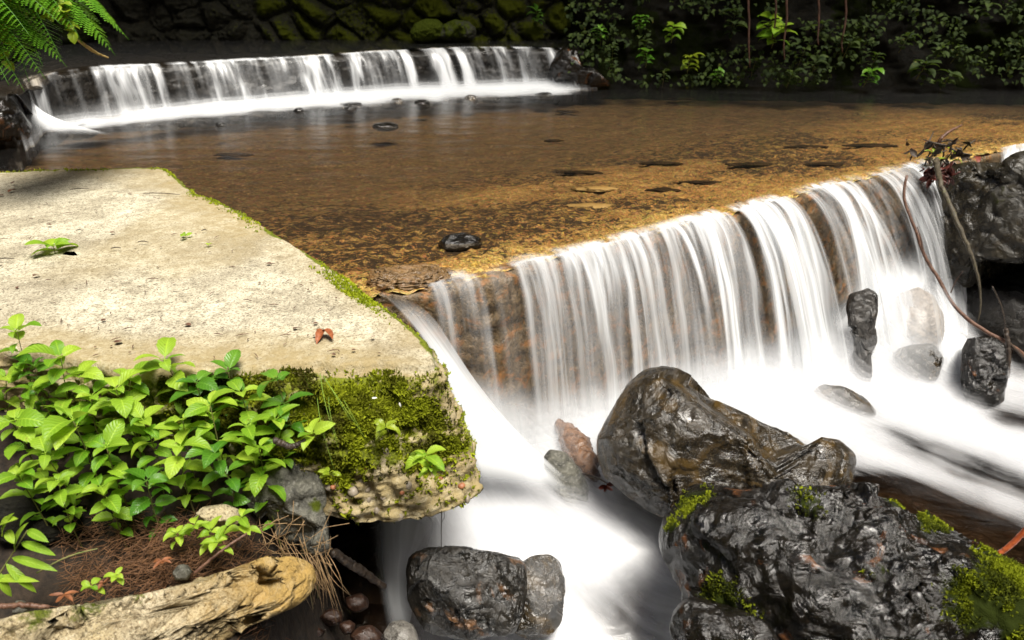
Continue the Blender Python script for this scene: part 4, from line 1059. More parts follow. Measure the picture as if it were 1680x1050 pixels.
# ------------------------------------------------------------------ leaves and plants
def leaf_geo(base, dirv, up, L, W, droop=.35, fold=.35, seed=0, n=10, serr=.05):
    """one ovate pointed leaf, folded along the midrib and curving down; returns verts, quads, uv"""
    d = np.array(dirv, float); d /= np.linalg.norm(d)
    s = np.cross(d, up); s /= np.linalg.norm(s) + 1e-9
    u = np.cross(s, d)
    t = np.linspace(0, 1, n)
    prof = np.clip(t, 0, 1) ** .62 * (1 - t) ** .85
    prof = prof / prof.max()
    prof = prof * (1 + serr * np.where(np.arange(n) % 2, 1, -1))
    prof[0] = .06; prof[-1] = .0
    cx = np.array([-1, -.55, 0, .55, 1.0])
    rg_ = random.Random(seed)
    wave = rg_.uniform(-.05, .05)
    ang = droop * t ** 1.4
    along = np.cumsum(np.concatenate([[0], np.cos(ang[1:] * 1.2)])) / n
    down = -np.cumsum(np.concatenate([[0], np.sin(ang[1:] * 1.2)])) / n
    x = cx[None] * prof[:, None] * W / 2
    zf = np.abs(cx)[None] * prof[:, None] * W / 2 * fold + wave * L * np.sin(t * 9)[:, None] * np.abs(cx)[None] * .3
    V = np.array(base) + (along * L)[:, None, None] * d + (down * L)[:, None, None] * u + x[:, :, None] * s + zf[:, :, None] * u
    return V.reshape(-1, 3), grid_faces(n, 5), np.stack([np.tile(cx, n), np.repeat(t, 5)], 1)
def plant(name, root, top, leafL, nodes, label, group, mats, seed, cat='plant', ratio=.5, whorl=4, small=False, parts=True, spread=1.0, tone=.5):
    rg_ = np.random.default_rng(seed)
    root, top = np.array(root, float), np.array(top, float)
    th = empty(name, root, label, cat, group)
    mid = (root + top) / 2 + rg_.normal(size=3) * [.02, .02, .0] * (0 if small else 1)
    P_, _ = smooth_poly(np.array([root, mid, top]), 12)
    r = max(.0012, leafL * .018)
    V_, F_ = tube(P_, np.linspace(r * 1.5, r * .7, 12), 5)
    mk('stem', V_, F_, mats[1], th)
    A = Acc()
    a0 = rg_.uniform(0, 6.28)
    H_ = np.linalg.norm(top - root)
    axis = (P_[-1] - P_[-4]); axis /= np.linalg.norm(axis)
    for k in range(nodes):
        f_ = 1 - k * min(.9 / max(nodes, 1), leafL * .42 / max(H_, 1e-3))
        if f_ < .15: break
        p_ = P_[min(11, max(0, int(round(f_ * 11))))]
        cnt = whorl if k == 0 else 2
        for j in range(cnt):
            az = a0 + k * 1.57 + j * 2 * math.pi / cnt + rg_.normal() * .25
            el = rg_.uniform(.05, .45) if k else rg_.uniform(.2, .75)
            if k == 0 and j >= 2: sc_ = rg_.uniform(.5, .75)
            else: sc_ = rg_.uniform(.75, 1.1) * (1 - .06 * k)
            dv = np.array([math.cos(az) * math.cos(el), math.sin(az) * math.cos(el), math.sin(el)]) + axis * .1
            L_ = leafL * sc_
            pet = p_ + dv * L_ * .12
            v, f, uv = leaf_geo(pet, dv, np.array([0, 0, 1.0]) + rg_.normal(size=3) * .25, L_, L_ * ratio * rg_.uniform(.85, 1.15), rg_.uniform(.5, 1.25), rg_.uniform(.15, .5), int(rg_.integers(1e6)))
            A.add(v, f, uv, np.clip(tone + rg_.normal() * .28 - .07 * k, 0, 1))
            A.add(*tube(np.array([p_, p_ * .5 + pet * .5 + [0, 0, .002], pet + dv * L_ * .02]), [r * .6] * 3, 4), a=.3)
    A.build('foliage', mats[0], th)
    return th
LM = (M_leaf, M_stem)
CL = 'leafy plants in front of the slab'
# (top px, top py, y of the plant, leaf length, nodes, label)
PL = [
 (28, 545, 2.66, .11, 5, 'small leaved green plant at the far left edge, reaching above the slab rim'), (100, 588, 2.58, .15, 5, 'green plant with two broad upright leaves against the slab edge, left of the clump'),
 (270, 592, 2.60, .15, 5, 'tallest plant of the clump, one pointed leaf standing up against the pale slab top'), (322, 628, 2.56, .14, 5, 'plant with a drooping whorl just right of the upright pointed leaf'),
 (190, 640, 2.48, .14, 5, 'plant with a star of three bright leaves in the upper middle of the clump'), (55, 640, 2.55, .11, 5, 'small leaved plant below the far left one'),
 (235, 690, 2.40, .12, 4, 'plant in the middle of the clump with shaded leaves'), (345, 665, 2.44, .13, 5, 'plant with long leaves hanging in the right middle of the clump'),
 (455, 625, 2.52, .13, 5, 'plant at the right end of the clump with three pale hanging leaves against the moss'), (395, 645, 2.50, .13, 5, 'plant with pale leaves left of the right end of the clump'),
 (120, 690, 2.40, .17, 4, 'plant with one very long leaf in the left part of the clump'), (25, 690, 2.42, .16, 4, 'broad leaved plant at the left edge, halfway down the clump'),
 (295, 735, 2.32, .13, 4, 'low plant with a pointed whorl, centre bottom of the clump'), (352, 745, 2.32, .13, 4, 'low plant with spreading star of leaves above the pale stone'),
 (425, 735, 2.36, .14, 4, 'plant with leaves drooping over the grey cracked rock'), (405, 700, 2.42, .12, 4, 'plant between the grey rock and the right end of the clump'),
 (175, 735, 2.32, .13, 4, 'plant with dark leaves in the lower middle of the clump'), (75, 745, 2.30, .13, 4, 'plant with a rounded whorl in the lower left of the clump'),
 (240, 790, 2.24, .12, 4, 'lowest plant of the clump with hanging oval leaves'), (165, 800, 2.22, .12, 3, 'low plant with broad oval leaves, left of the lowest one'),
 (30, 780, 2.24, .12, 3, 'low plant with round leaves on a thin brown runner at the left edge'), (95, 790, 2.22, .10, 3, 'small low sprig with round hanging leaves at the lower left'),
 (150, 650, 2.52, .13, 4, 'plant behind the star shaped one, upper left of the clump'), (375, 610, 2.60, .11, 4, 'small plant close under the slab rim in the upper right of the clump'),
 (300, 690, 2.40, .11, 4, 'small leaved plant hidden in the heart of the clump'), (215, 620, 2.58, .12, 4, 'yellowish plant close under the slab rim beside the tallest one'),
 (452, 690, 2.44, .10, 3, 'small sprig of round pale leaves hanging at the right end of the clump'), (10, 620, 2.60, .12, 4, 'plant cut by the left picture edge under the slab rim'),
 (55, 600, 2.64, .10, 4, 'small plant with light tips beside the far left one'), (130, 620, 2.58, .14, 4, 'plant with broad flat leaves just below the two upright leaves'),
]
for k, (px, py, y, L_, nd, lab) in enumerate(PL):
    top = at(px, py, y)
    ry = y + .06
    root = np.array([top[0] + .02 * (k % 3 - 1), ry, float(zbank(np.array([top[0]]), np.array([ry]))[0]) - .02])
    if root[2] > top[2] - .1: root[2] = top[2] - .12
    plant('leafy_plant', root, top, L_ * .95, nd + 3, lab, CL, LM if k % 5 != 3 else (M_leafdeep, M_stem), 100 + k, tone=.35 + .4 * ((k * 7) % 5) / 5)
def zb1(x, y): return float(zbank(np.array([x]), np.array([y]))[0])
SP = [(345, 872, 2.12, .075, 3, 'bright sprig low on the bank above the pale block', .09), (395, 850, 2.18, .085, 3, 'star shaped sprig beside the grey rock, low on the bank', .10), (290, 875, 2.16, .06, 3, 'little round leaved sprig left of the bright low sprig', .07),
      (355, 890, 2.08, .07, 2, 'four leaved sprig closest above the pale block', .07), (190, 945, 2.0, .05, 2, 'tiny green sprig among the pine needles, middle', .04), (150, 962, 1.98, .05, 2, 'tiny yellow green sprig among the pine needles, left', .04),
      (320, 862, 2.16, .06, 2, 'small sprig in front of the small pale stone', .06)]
for k, (px, py, y, L_, nd, lab, h) in enumerate(SP):
    top = at(px, py, y)
    plant('leafy_sprig', top - [0.01, -.02, h], top, L_, nd, lab, 'small sprigs on the bank', (M_leaf, M_stem), 200 + k, small=True, tone=.7)
FS = [(512, 712, 2.42, .10, 2, 'pale drooping sprig at the left of the mossy slab face'), (632, 700, 2.44, .07, 3, 'narrow upright sprig in the middle of the mossy slab face'), (697, 748, 2.36, .10, 3, 'bright star shaped sprig on the right of the mossy slab face'), (540, 776, 2.36, .055, 2, 'tiny yellow sprig at the bottom left of the mossy slab face'),
      (703, 768, 2.33, .06, 3, 'small low sprig just under the bright star shaped one')]
for k, (px, py, y, L_, nd, lab) in enumerate(FS):
    top = at(px, py, y - .02)
    plant('leafy_sprig', top + [0, .06, -.06], top, L_, nd, lab, 'sprigs on the mossy slab face', (M_leafyellow if k in (1, 3) else M_leaf, M_stem), 220 + k, small=True, tone=.8)
for k, (px, py, L_, lab) in enumerate([(88, 405, .14, 'flat five leaved green plant lying in a crack on the slab top'), (305, 388, .06, 'tiny yellow green tuft in the crack on the slab'), (342, 402, .03, 'single tiny green leaf on the slab')]):
    top = onz(px, py, .10 if k == 0 else .075)
    plant('slab_weed', top - [0, 0, .05], top, L_, 2 if k == 0 else 1, lab, None, (M_leaf, M_stem), 240 + k, small=True, whorl=5 if k == 0 else 3, ratio=.6, tone=.5)
# grassy long leaved plant at the left edge
g = empty('bamboo_grass', at(30, 940, 2.0) - [0, 0, .1], 'long leaved grassy plant at the lower left edge', 'plant')
A = Acc()
stm = np.array([at(-40, 1000, 1.95), at(10, 925, 2.0), at(45, 870, 2.02)])
mk('stem', *tube(stm, [.004, .003, .002], 5, 10), M_stem, g)
for k, (px, py, ex, ey) in enumerate([(45, 870, 75, 885), (35, 890, 85, 905), (20, 915, 88, 930), (10, 925, 60, 975), (0, 940, 15, 985), (25, 905, 20, 860), (5, 880, 0, 842), (12, 870, 20, 890), (-10, 950, 50, 945), (0, 860, 15, 845)]):
    a_, b_ = at(px, py, 1.99), at(ex, ey, 1.95)
    v, f, uv = leaf_geo(a_, b_ - a_, np.array([0, -.5, 1.]), np.linalg.norm(b_ - a_) * 1.1, .028, .5, .3, k, serr=.0)
    A.add(v, f, uv, .3 + .06 * k)
A.build('foliage', M_leaf, g)
# thin grass blades on the mossy face
A = Acc()
for px, py, ex, ey in [(525, 612, 555, 735), (530, 615, 575, 690), (530, 618, 600, 720), (520, 650, 548, 770), (540, 640, 552, 720), (510, 640, 500, 600), (560, 650, 592, 705)]:
    a_, b_ = at(px, py, 2.62), at(ex, ey, 2.38)
    v, f = tube(np.array([a_, (a_ + b_) / 2 + [0, -.05, .06], b_]), [.0014, .0012, .0004], 4, 10)
    A.add(v, f, a=.6)
tag(A.build('grass', m_tuft('grass_blade', (.16, .30, .03), (.30, .44, .08))), 'thin green grass blades trailing down the mossy slab face', 'grass', kind='stuff')

# ------------------------------------------------------------------ litter, roots, twigs, dead leaves, log
A = Acc()
rgl = np.random.default_rng(9)
for k in range(1500):
    u, v_ = rgl.random(2)
    px, py = (90 + 330 * u, 830 + 150 * v_) if k % 3 else (rgl.normal(290, 60), rgl.normal(880, 30))
    y = float(np.interp(py, [800, 880, 940, 990], [2.42, 2.2, 2.08, 1.96]))
    p_ = at(px, py, y)
    p_[2] = zb1(p_[0], y) + .03 + .05 * rgl.random() + .07 * math.exp(-((px - 290) / 60) ** 2 - ((py - 880) / 40) ** 2)
    az = rgl.normal(.6, .9); L_ = .05 + .09 * rgl.random()
    d = np.array([math.cos(az), math.sin(az), rgl.normal(0, .35)]) * L_ * .5
    bnd = rgl.normal(size=3) * L_ * .12
    v, f = tube(np.array([p_ - d, p_ + bnd, p_ + d]), [.0011, .0012, .0007], 3)
    A.add(v, f, a=rgl.random())
tag(A.build('leaf_litter', M_needle), 'rusty pine needle litter heaped on the bank between plants and pale block', 'litter', kind='stuff')
A = Acc()
for k in range(46):
    u = rgl.random()
    p0 = at(455 + 80 * u, 880 + 40 * rgl.random(), 2.34)
    p1 = at(490 + 60 * u, 930 + 40 * rgl.random(), 2.26)
    p2 = at(500 + 65 * u + rgl.normal(0, 8), 950 + rgl.random() ** 2 * 65 + 20 * u, 2.3)
    v, f = tube(np.array([p0, p1 + rgl.normal(size=3) * .01, p2]), [.0018, .0014, .0006], 4, 9)
    A.add(v, f, a=rgl.random())
for k in range(40):
    p0 = at(430 + 110 * rgl.random(), 860 + 60 * rgl.random(), 2.3)
    d = rgl.normal(size=3) * .04
    v, f = tube(np.array([p0 - d, p0 + rgl.normal(size=3) * .008, p0 + d]), [.0016, .0014, .0008], 4)
    A.add(v, f, a=rgl.random())
tag(A.build('hanging_roots', m_plain('root', (.14, .08, .035), (.30, .20, .10), 40, .7, .2)), 'tangle of fine brown roots hanging off the bank over the dark water', 'roots', kind='stuff')
def stick(name, pts, radii, mat, label, cat='twig', sides=(), n=40, rough=.12, seed=1, group=None):
    V_, F_ = tube(np.array([at(*p) for p in pts]), radii, 7, n, rough, seed)
    o = tag(mk(name, V_, F_, mat, attrs={'moss': np.zeros(len(V_))}), label, cat, group)
    for k, (p_, r_) in enumerate(sides):
        v, f = tube(np.array([at(*q) for q in p_]), r_, 5, 16, rough, seed + 7 + k)
        mk('side_twig', v, f, mat, o, attrs={'moss': np.zeros(len(v))})
    return o
stick('twig', [(1488, 288, 5.45), (1480, 325, 5.40), (1500, 370, 5.30), (1515, 420, 5.22), (1545, 465, 5.12), (1562, 500, 5.02), (1600, 535, 4.92), (1650, 560, 4.85), (1690, 590, 4.80)], [.009, .010, .011, .012, .012, .014, .015, .016], M_twig, 'long thin reddish twig arching down in front of the cascade', sides=[([(1515, 420, 5.22), (1512, 395, 5.2), (1505, 372, 5.18)], [.006, .003]), ([(1560, 480, 5.06), (1568, 460, 5.0), (1580, 445, 4.96)], [.005, .002])], rough=.1)
stick('twig', [(1535, 262, 5.75), (1542, 300, 5.32), (1562, 345, 5.20), (1580, 385, 5.10), (1596, 425, 5.02), (1606, 455, 4.98), (1610, 500, 4.95), (1604, 530, 4.92)], [.022, .020, .019, .017, .016, .012, .007, .004], m_rock('lichen_bark', (.02, .014, .008), (.06, .045, .02), (.42, .38, .30), (.12, .12, .03), (.4, .7), sc=3), 'thick lichen spotted twig leaning over the face of the large brown boulder', seed=3)
stick('twig', [(1628, 470, 5.0), (1645, 505, 4.95), (1650, 540, 4.9)], [.005, .005, .003], M_darktwig, 'fine dark twig hanging in the hollow below the brown boulder', seed=4)
stick('twig', [(1650, 540, 4.85), (1656, 570, 4.8), (1655, 620, 4.75)], [.016, .014, .007], M_darktwig, 'dark twig dangling at the right edge next to the black block', seed=5, sides=[([(1655, 575, 4.8), (1645, 600, 4.78), (1642, 618, 4.76)], [.006, .003]), ([(1652, 560, 4.82), (1668, 575, 4.8), (1690, 600, 4.76)], [.012, .008])])
stick('twig', [(1538, 244, 6.05), (1540, 232, 6.0), (1552, 218, 6.02), (1578, 205, 6.1)], [.016, .013, .010, .006], M_twig, 'short bent reddish twig sticking up from the debris at the weir lip', seed=6)
stick('stick', [(1622, 918, 2.35), (1640, 908, 2.34), (1664, 890, 2.33), (1700, 850, 2.32)], [.009, .011, .011, .011], M_redstick, 'orange red stick lying on the mossy shoulder of the black boulder', 'stick', rough=.05)
stick('branch', [(545, 905, 2.52), (590, 935, 2.6), (630, 962, 2.66)], [.018, .02, .014], M_darktwig, 'dark branch lying in the shadow under the slab', 'branch', seed=8)
stick('twig', [(320, 940, 2.02), (360, 905, 2.06), (405, 875, 2.12)], [.006, .005, .004], M_twig, 'straight reddish twig leaning on the pale block by the sprig', seed=9)
stick('twig', [(450, 722, 2.38), (480, 735, 2.36), (500, 722, 2.38)], [.012, .012, .008], M_darktwig, 'short brown stick resting on top of the grey cracked rock', seed=10)
stick('twig', [(-10, 995, 1.93), (40, 992, 1.94), (80, 996, 1.95)], [.009, .009, .007], M_twig, 'reddish stick lying at the left edge above the pale block', seed=12)
stick('twig', [(60, 940, 2.05), (110, 912, 2.1), (160, 900, 2.13)], [.003, .003, .002], M_stem, 'thin straw stalk lying beside the grassy plant', seed=13)
stick('twig', [(725, 838, 2.50), (724, 860, 2.52), (724, 905, 2.56)], [.0022, .002, .0012], M_darktwig, 'hair thin root hanging from the slab over the blocky boulder', seed=14, rough=.05, sides=[([(724, 858, 2.52), (730, 848, 2.51), (728, 838, 2.50)], [.0015, .001])])
# water worn log with a twig and a leaf caught against the boulder
lg = np.array([at(918, 696, 3.78), at(938, 722, 3.66), at(956, 750, 3.54), at(970, 775, 3.44), at(967, 785, 3.42)])
V_, F_ = tube(lg, [.025, .055, .072, .066, .034], 20, 60, .0)
V_ = V_ + vnormals(V_, np.vstack([F_[0][:, :3], F_[0][:, [0, 2, 3]]])) * (.05 * (ridged(V_ * 13, 4, 5) - .55))[:, None]
lo = tag(mk('log', V_, F_, M_log, attrs={'moss': np.zeros(len(V_))}), 'short orange brown rotten log wedged in the foam against the olive brown boulder', 'log')
stick('twig', [(935, 773, 3.42), (960, 778, 3.36), (985, 786, 3.28), (1000, 796, 3.22)], [.004, .006, .006, .004], M_darktwig, 'dark twig poking out from under the rotten log', seed=15)
def dead_leaf(px, py, y, size, mat, label, seed, z=None, tilt=(0, 0, 1), lobes=1, cat='dead leaf', group=None):
    c = at(px, py, y) if z is None else onz(px, py, z)
    A = Acc()
    r_ = random.Random(seed)
    for k in range(lobes):
        az = r_.uniform(0, 6.28) if lobes == 1 else (k - (lobes - 1) / 2) * 1.0 + r_.uniform(-.2, .2) - 1.2
        t_ = np.array(tilt, float)
        d = np.array([math.cos(az), math.sin(az), r_.uniform(-.1, .2)])
        v, f, uv = leaf_geo(c, d, t_ + np.array([r_.uniform(-.3, .3)] * 3), size, size * (.55 if lobes == 1 else .34), r_.uniform(-.9, .9), r_.uniform(.3, .9), seed + k)
        A.add(v, f, uv, r_.random())
    return tag(A.build('dead_leaf', mat), label, cat, group)
M_litterleaf = m_plain('litter_leaf', (.10, .034, .012), (.24, .085, .03), 40, .6, .4)
dead_leaf(530, 541, 0, .10, M_deadleaf, 'curled orange brown dead leaf lying near the mossy front of the slab', 5, z=.085, lobes=2)
dead_leaf(612, 551, 0, .03, M_redleaf, 'little dark red scrap of leaf on the slab near its mossy rim', 6, z=.075)
dead_leaf(994, 797, 3.20, .065, M_redleaf, 'small red brown lobed leaf caught on the twig by the boulder', 7, tilt=(0, -.8, .4), lobes=4)
dead_leaf(14, 315, 0, .07, M_deadleaf, 'small reddish dead leaf at the far left of the slab top', 8, z=.075)
dead_leaf(265, 920, 2.08, .042, M_litterleaf, 'star shaped orange dead leaf among the pine needles', 9, lobes=5)
dead_leaf(105, 975, 1.98, .05, M_litterleaf, 'orange dead leaf on the litter above the left end of the pale block', 10, lobes=4)
dead_leaf(170, 955, 2.0, .042, M_litterleaf, 'orange dead leaf beside the tiny sprig in the litter', 11, lobes=4)
for k, (px, py, L_) in enumerate([(190, 407, .05), (235, 397, .06), (8, 425, .09), (130, 378, .04), (335, 378, .03), (265, 318, .25), (130, 310, .12), (430, 365, .03)]):
    c = onz(px, py, .078); d = np.array([1, .12 * (-1) ** k, 0]) * L_ / 2
    v, f = tube(np.array([c - d, c + [0, .008, .004], c + d]), [.0022, .003, .0015], 5, 8, .1, k)
    tag(mk('twig', v, f, M_darktwig), ['tiny bark chip right of the slab weed', 'tiny bark chip in the slab crack before the green tuft', 'dark stick crumb at the left edge below the slab weed', 'crumb of bark just above the slab weed', 'crumb of bark above the yellow green tuft', 'long faint twig lying across the far part of the slab', 'thin twig near the far left of the slab', 'crumb of bark near the stream rim of the slab'][k], 'twig', 'bark crumbs on the slab')
for k, (px, py) in enumerate([(610, 653), (655, 660)]):
    c = at(px, py, 2.46); v, f, uv = leaf_geo(c, [1, 0, .1] if k == 0 else [.3, -.2, -1], [0, -.6, .6], .022, .006, .2, .2, k)
    tag(mk('petal', v, f, m_plain('white_petal', (.6, .6, .55), (.75, .75, .7), 20, .6, .1) if k == 0 else bpy.data.materials['white_petal'], uv=uv), ['white petal lying flat on the moss', 'white petal hanging upright on the moss'][k], 'petal')
A = Acc()
rgd = np.random.default_rng(77)
for k in range(150):
    px, py = rgd.uniform(-60, 660), 290 + 300 * rgd.random() ** .8
    if px > 250 + (py - 290) * 1.55: continue
    c0 = onz(px, py, .072); L_ = .008 + .022 * rgd.random() ** 2
    az = rgd.uniform(0, 6.28); dd_ = np.array([math.cos(az), math.sin(az), 0]) * L_
    if k % 3:
        v, f = tube(np.array([c0 - dd_, c0 + [0, 0, .003], c0 + dd_]), [.0012, .0022, .001], 4); A.add(v, f, a=rgd.random())
    else:
        v, f, uv = leaf_geo(c0, dd_, np.array([0, 0, 1.]), L_ * 1.6, L_, rgd.uniform(-.5, .5), .3, k, n=5); A.add(v, f, uv, rgd.random())
tag(A.build('leaf_litter', M_twig), 'scattered dark leaf crumbs and bits of bark on the slab top', 'litter', kind='stuff')
# debris caught on the weir lip
for k, (px, py, y, s_, mt, lab) in enumerate([(1545, 252, 6.0, .13, M_darktwig, 'black clot of twigs and dead leaves caught at the weir lip'), (1540, 285, 5.72, .07, m_plain('wet_red_leaf', (.035, .010, .008), (.10, .026, .018), 40, .35, .4), 'dark red clot of wet leaves hanging at the lip above the lichen twig')]):
    A = Acc(); c = at(px, py, y)
    for j in range(60):
        d = rgl.normal(size=3) * [s_ * .7, s_ * .4, s_ * .3]
        a_ = c + d; b_ = a_ + rgl.normal(size=3) * s_ * .5
        if j % 2:
            v, f = tube(np.array([a_, (a_ + b_) / 2 + rgl.normal(size=3) * .01, b_]), [.006, .007, .004], 5); A.add(v, f, a=rgl.random())
        else:
            v, f, uv = leaf_geo(a_, b_ - a_, rgl.normal(size=3), .09, .05, rgl.uniform(-.8, .8), .5, j); A.add(v, f, uv, rgl.random())
    tag(A.build('leaf_clump', mt), lab, 'debris', kind='stuff')
for k, (px, py, y, mt, lab, n_) in enumerate([(1568, 254, 6.05, M_leafyellow, 'yellow green weed growing in the debris at the weir lip', 4), (1532, 252, 5.95, M_leafyellow, 'little yellow sprig left of the black clot at the lip', 3)]):
    top = at(px, py, y); plant('lip_weed', top - [0, 0, .10], top, .10, 2, lab, None, (mt, M_stem), 260 + k, small=True, whorl=n_, ratio=.3)
dead_leaf(1600, 256, 6.15, .14, M_redleaf, 'red leaf on the debris right of the yellow green weed', 13, lobes=2)

# ------------------------------------------------------------------ fern and shrub, upper left
def fern(root, tips, label):
    th = empty('fern', root, label, 'fern')
    for k, (tp, seed) in enumerate(tips):
        root_ = np.array(root); tip = np.array(tp)
        L_ = np.linalg.norm(tip - root_)
        P_, _ = smooth_poly(np.array([root_, root_ * .55 + tip * .45 + [0, 0, .30 * L_], tip * .8 + root_ * .2 + [0, 0, .16 * L_], tip]), 34)
        A = Acc()
        A.add(*tube(P_, np.linspace(.006, .0015, 34), 5), a=.2)
        T_ = np.gradient(P_, axis=0); T_ /= np.linalg.norm(T_, axis=1)[:, None]
        for i in range(4, 34):
            t = i / 33
            w_ = L_ * .30 * math.sin(math.pi * min(1, (t * .92 + .1))) ** .8 * (1.1 - .55 * t)
            for sgn in (-1, 1):
                sd = np.cross(T_[i], [0, 0, 1]); sd /= np.linalg.norm(sd) + 1e-9
                d = sd * sgn + T_[i] * .45 + np.array([0, 0, -.15 + .1 * math.sin(i * 1.7 + k)])
                d /= np.linalg.norm(d)
                m_ = 7
                for q in range(m_):
                    for s2 in (-1, 1):
                        b_ = P_[i] + d * w_ * (q + .5) / m_ + np.array([0, 0, -.10 * w_ * (q / m_) ** 2])
                        d2 = np.cross(d, [0, 0, 1.]) * s2 + d * .55
                        l2 = w_ * .20 * (1 - q / m_ * .75)
                        n_ = np.cross(d2, d); n_ /= np.linalg.norm(n_) + 1e-9
                        hw = d * w_ / m_ * .42
                        v = np.array([b_ - hw, b_ + hw, b_ + d2 * l2 * .8 + hw * .6, b_ + d2 * l2])
                        A.add(v, np.array([[0, 1, 2, 3]]), a=np.clip(.25 + .5 * t + .2 * math.sin(seed + i), 0, 1))
        A.build('frond', M_fern, th)
    return th
fr = [(212, 66, 5.4), (190, 92, 5.2), (160, 30, 5.5), (100, 95, 4.9), (48, 135, 4.7), (70, 108, 4.8), (130, 60, 5.0), (140, 78, 5.3), (190, 40, 5.5), (20, 110, 4.6), (50, 60, 4.5), (100, 40, 4.8), (15, 140, 4.5), (40, 150, 4.6), (75, 130, 4.7), (-5, 155, 4.5), (110, 110, 4.9)]
fern(at(-30, -60, 5.2), [(at(*q), k) for k, q in enumerate(fr[:9])], 'large green fern arching its fronds over the left end of the upper waterfall')
fern(at(-110, -10, 4.9), [(at(*q), k + 9) for k, q in enumerate(fr[9:])], 'second fern half out of frame at the left edge, fronds pointing down')
sh = empty('shrub', at(0, -80, 5.3), 'small shrub with yellow green leaves growing through the ferns', 'shrub')
A, B = Acc(), Acc()
for k, (ex, ey) in enumerate([(60, 30), (100, 35), (120, 52), (40, 10), (90, 8), (75, 22), (110, 20), (5, 68), (8, 100)]):
    a_, b_ = at(0, -80, 5.3), at(ex, ey, 5.05)
    P_, _ = smooth_poly(np.array([a_, (a_ + b_) / 2 + [0, 0, .1], b_]), 12)
    B.add(*tube(P_, np.linspace(.006, .002, 12), 5), a=.3)
    for j in range(4, 12):
        for m_ in range(2):
            d = rgl.normal(size=3) * [1, .6, .5] + [.2, -.3, 0]
            v, f, uv = leaf_geo(P_[j], d, np.array([0, -.2, 1.]), .085, .06, .6, .3, j); A.add(v, f, uv, rgl.random())
B.build('branches', M_twig, sh); A.build('foliage', M_leafyellow, sh)
stick('branch', [(115, 55, 5.4), (140, 75, 5.6), (160, 88, 5.7), (178, 95, 5.75)], [.012, .010, .012, .006], m_plain('yellow_branch', (.20, .13, .04), (.36, .27, .10), 30, .6, .3), 'thin yellowish dead branch drooping under the fern tips', 'branch')

# ------------------------------------------------------------------ vegetation on the far bank
BP = [(985, 48, .11, 'pair of pale green leaves at the left of the vegetated bank'), (1005, 75, .08, 'small dim plant under the pair of pale leaves'), (1052, 28, .12, 'green plant high on the bank near its left'), (1060, 68, .09, 'small plant in shadow, left part of the bank'), (1105, 44, .15, 'bright whorl of green leaves, upper left part of the bank'), (1062, 85, .12, 'bright green three leaved plant low on the left bank'),
      (1132, 95, .15, 'yellowish green tuft low on the bank, left of centre'), (1178, 116, .09, 'small bright leaf cluster at the waterline'), (1207, 20, .16, 'hanging green leaves near the top, centre of the bank'), (1265, 32, .20, 'broad bright drooping leaves hanging near the top, right of centre'), (1275, 52, .22, 'large green lobed leaf hanging below the broad drooping ones'), (1205, 40, .14, 'hanging leaf under the top centre ones'),
      (1395, 70, .16, 'dim green plant in the middle of the right bank'), (1385, 60, .12, 'dim leaves above the middle plant of the right bank'), (1430, 118, .16, 'bright spray of leaves low on the right bank'), (1340, 100, .14, 'dim low plant at the waterline, centre of the bank'), (1320, 82, .12, 'dim creeping plant in shadow, centre'), (1520, 105, .20, 'bushy dim green plant at the waterline far right'), (1545, 80, .16, 'dim green shrublet above the bushy far right one'), (1578, 78, .10, 'small green leaves far right'), (1620, 8, .14, 'yellowish leaves at the top far right corner'), (1490, 60, .13, 'dim green plant right of the middle one'), (1440, 90, .13, 'dim plant above the bright spray'), (1240, 100, .11, 'dim small plant near the waterline, left of centre'), (880, 18, .12, 'sprig of light leaves on the boulder wall'), (1000, 100, .09, 'dark leafy sprig beside the wet black rock'), (1090, 118, .09, 'little plant at the waterline, left bank'), (1560, 122, .14, 'low leaves trailing at the far right waterline'), (1350, 40, .12, 'dim leaves in the shadow above the centre bank'), (1300, 120, .12, 'low dim leaves at the centre waterline')]
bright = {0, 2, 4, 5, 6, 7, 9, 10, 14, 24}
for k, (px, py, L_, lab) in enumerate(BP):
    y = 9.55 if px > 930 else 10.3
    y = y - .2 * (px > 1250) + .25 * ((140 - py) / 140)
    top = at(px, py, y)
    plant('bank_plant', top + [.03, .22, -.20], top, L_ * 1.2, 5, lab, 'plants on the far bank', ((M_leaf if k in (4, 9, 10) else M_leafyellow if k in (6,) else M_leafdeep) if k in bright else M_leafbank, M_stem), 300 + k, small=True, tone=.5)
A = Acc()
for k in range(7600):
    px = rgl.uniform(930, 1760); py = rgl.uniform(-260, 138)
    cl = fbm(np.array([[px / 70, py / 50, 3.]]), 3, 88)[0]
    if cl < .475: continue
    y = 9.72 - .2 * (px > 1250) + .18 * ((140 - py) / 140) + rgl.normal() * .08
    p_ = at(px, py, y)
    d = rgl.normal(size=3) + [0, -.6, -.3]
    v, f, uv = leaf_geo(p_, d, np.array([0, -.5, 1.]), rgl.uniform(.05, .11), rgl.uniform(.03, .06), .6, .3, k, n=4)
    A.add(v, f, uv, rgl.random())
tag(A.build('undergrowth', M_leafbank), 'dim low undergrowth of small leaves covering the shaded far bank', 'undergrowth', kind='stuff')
for k, (px, x2) in enumerate([(1225, 1228), (1288, 1285), (1385, 1380), (1340, 1341), (1270, 1265)]):
    stick('vine', [(px, -60, 9.5), (px + 4, 30, 9.45), (x2, 70, 9.4), (x2 + 2, 110 - 12 * k, 9.4)], [.016, .014, .012, .006], m_plain('vine_bark', (.03, .014, .008), (.08, .035, .02), 20, .7, .3) if k == 0 else bpy.data.materials['vine_bark'],
          ['reddish vine hanging left of the broad drooping leaves', 'reddish vine hanging right of the broad drooping leaves', 'dark vine hanging above the middle plant of the right bank', 'thin vine hanging in the centre of the bank', 'vine hanging behind the broad drooping leaves'][k], 'vine', n=20, group='vines on the far bank')
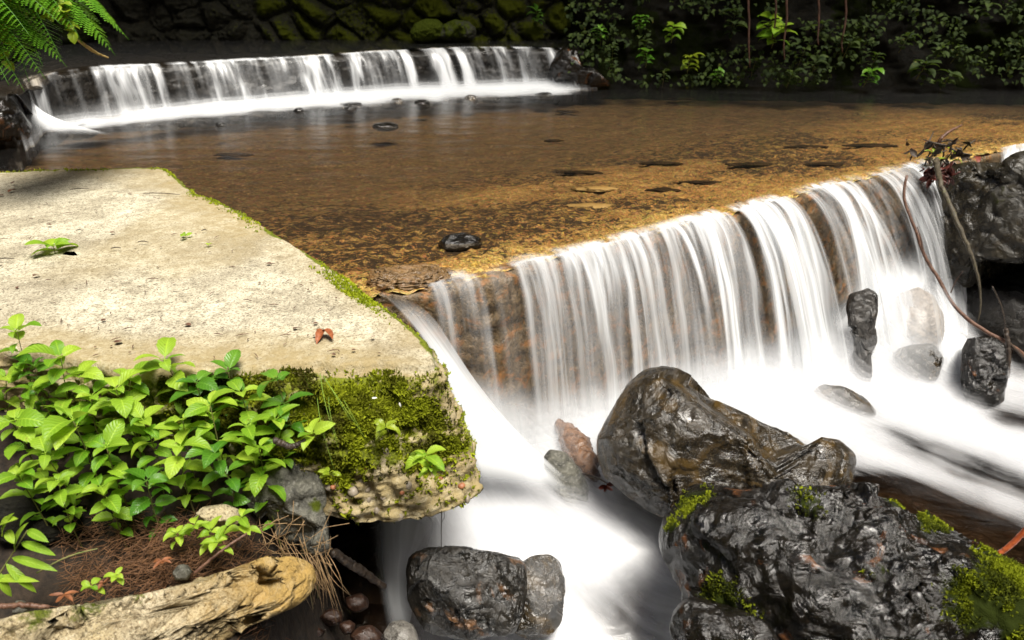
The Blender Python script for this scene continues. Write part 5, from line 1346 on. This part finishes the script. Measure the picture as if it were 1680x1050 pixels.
# unseen leaf cards added above the far bank to shade it
rgc = np.random.default_rng(3)
n = 15000
ctrs = np.array([[-6, 10.5, 6.0], [-2, 11, 6.4], [2, 10.6, 6.2], [6, 10.2, 6.0], [9, 8.5, 6], [-7, 7.2, 5.6], [0, 9.2, 6.6], [4, 9.0, 6.4], [-3.5, 9.2, 6.4]])
ci = rgc.integers(0, len(ctrs), n)
d = rgc.normal(size=(n, 3)); d /= np.linalg.norm(d, axis=1)[:, None]
Pc = ctrs[ci] + d * (rgc.random((n, 1)) ** .5) * [2.3, 1.7, 1.1]
a_ = rgc.normal(size=(n, 3)); a_ /= np.linalg.norm(a_, axis=1)[:, None]
b_ = np.cross(a_, rgc.normal(size=(n, 3))); b_ /= np.linalg.norm(b_, axis=1)[:, None]
s_ = .10 + .10 * rgc.random((n, 1))
V_ = np.stack([Pc - a_ * s_ * 1.3, Pc - b_ * s_ * .6, Pc + a_ * s_ * 1.3, Pc + b_ * s_ * .6], 1).reshape(-1, 3)
tag(mk('shade_canopy', V_, np.arange(n)[:, None] * 4 + np.arange(4)[None], M_canopy, smooth=False), 'unseen leaf canopy added over the far bank for shade', 'canopy', kind='stuff')

# woodland added round the other sides of the glade to block low sky light
n = 16000
th_ = rgc.uniform(math.radians(-212), math.radians(32), n)
rr_ = rgc.uniform(10.5, 14, n)
zz_ = 9.5 * rgc.random(n) - .5
Pc = np.stack([np.cos(th_) * rr_, 4 + np.sin(th_) * rr_, zz_ + .8 * np.sin(th_ * 9)], 1)
a_ = rgc.normal(size=(n, 3)); a_ /= np.linalg.norm(a_, axis=1)[:, None]
b_ = np.cross(a_, rgc.normal(size=(n, 3))); b_ /= np.linalg.norm(b_, axis=1)[:, None]
s_ = .22 + .2 * rgc.random((n, 1))
V_ = np.stack([Pc - a_ * s_ * 1.3, Pc - b_ * s_ * .6, Pc + a_ * s_ * 1.3, Pc + b_ * s_ * .6], 1).reshape(-1, 3)
tag(mk('woodland_screen', V_, np.arange(n)[:, None] * 4 + np.arange(4)[None], M_canopy, smooth=False), 'unseen woodland standing round the glade', 'woodland_screen', kind='stuff')
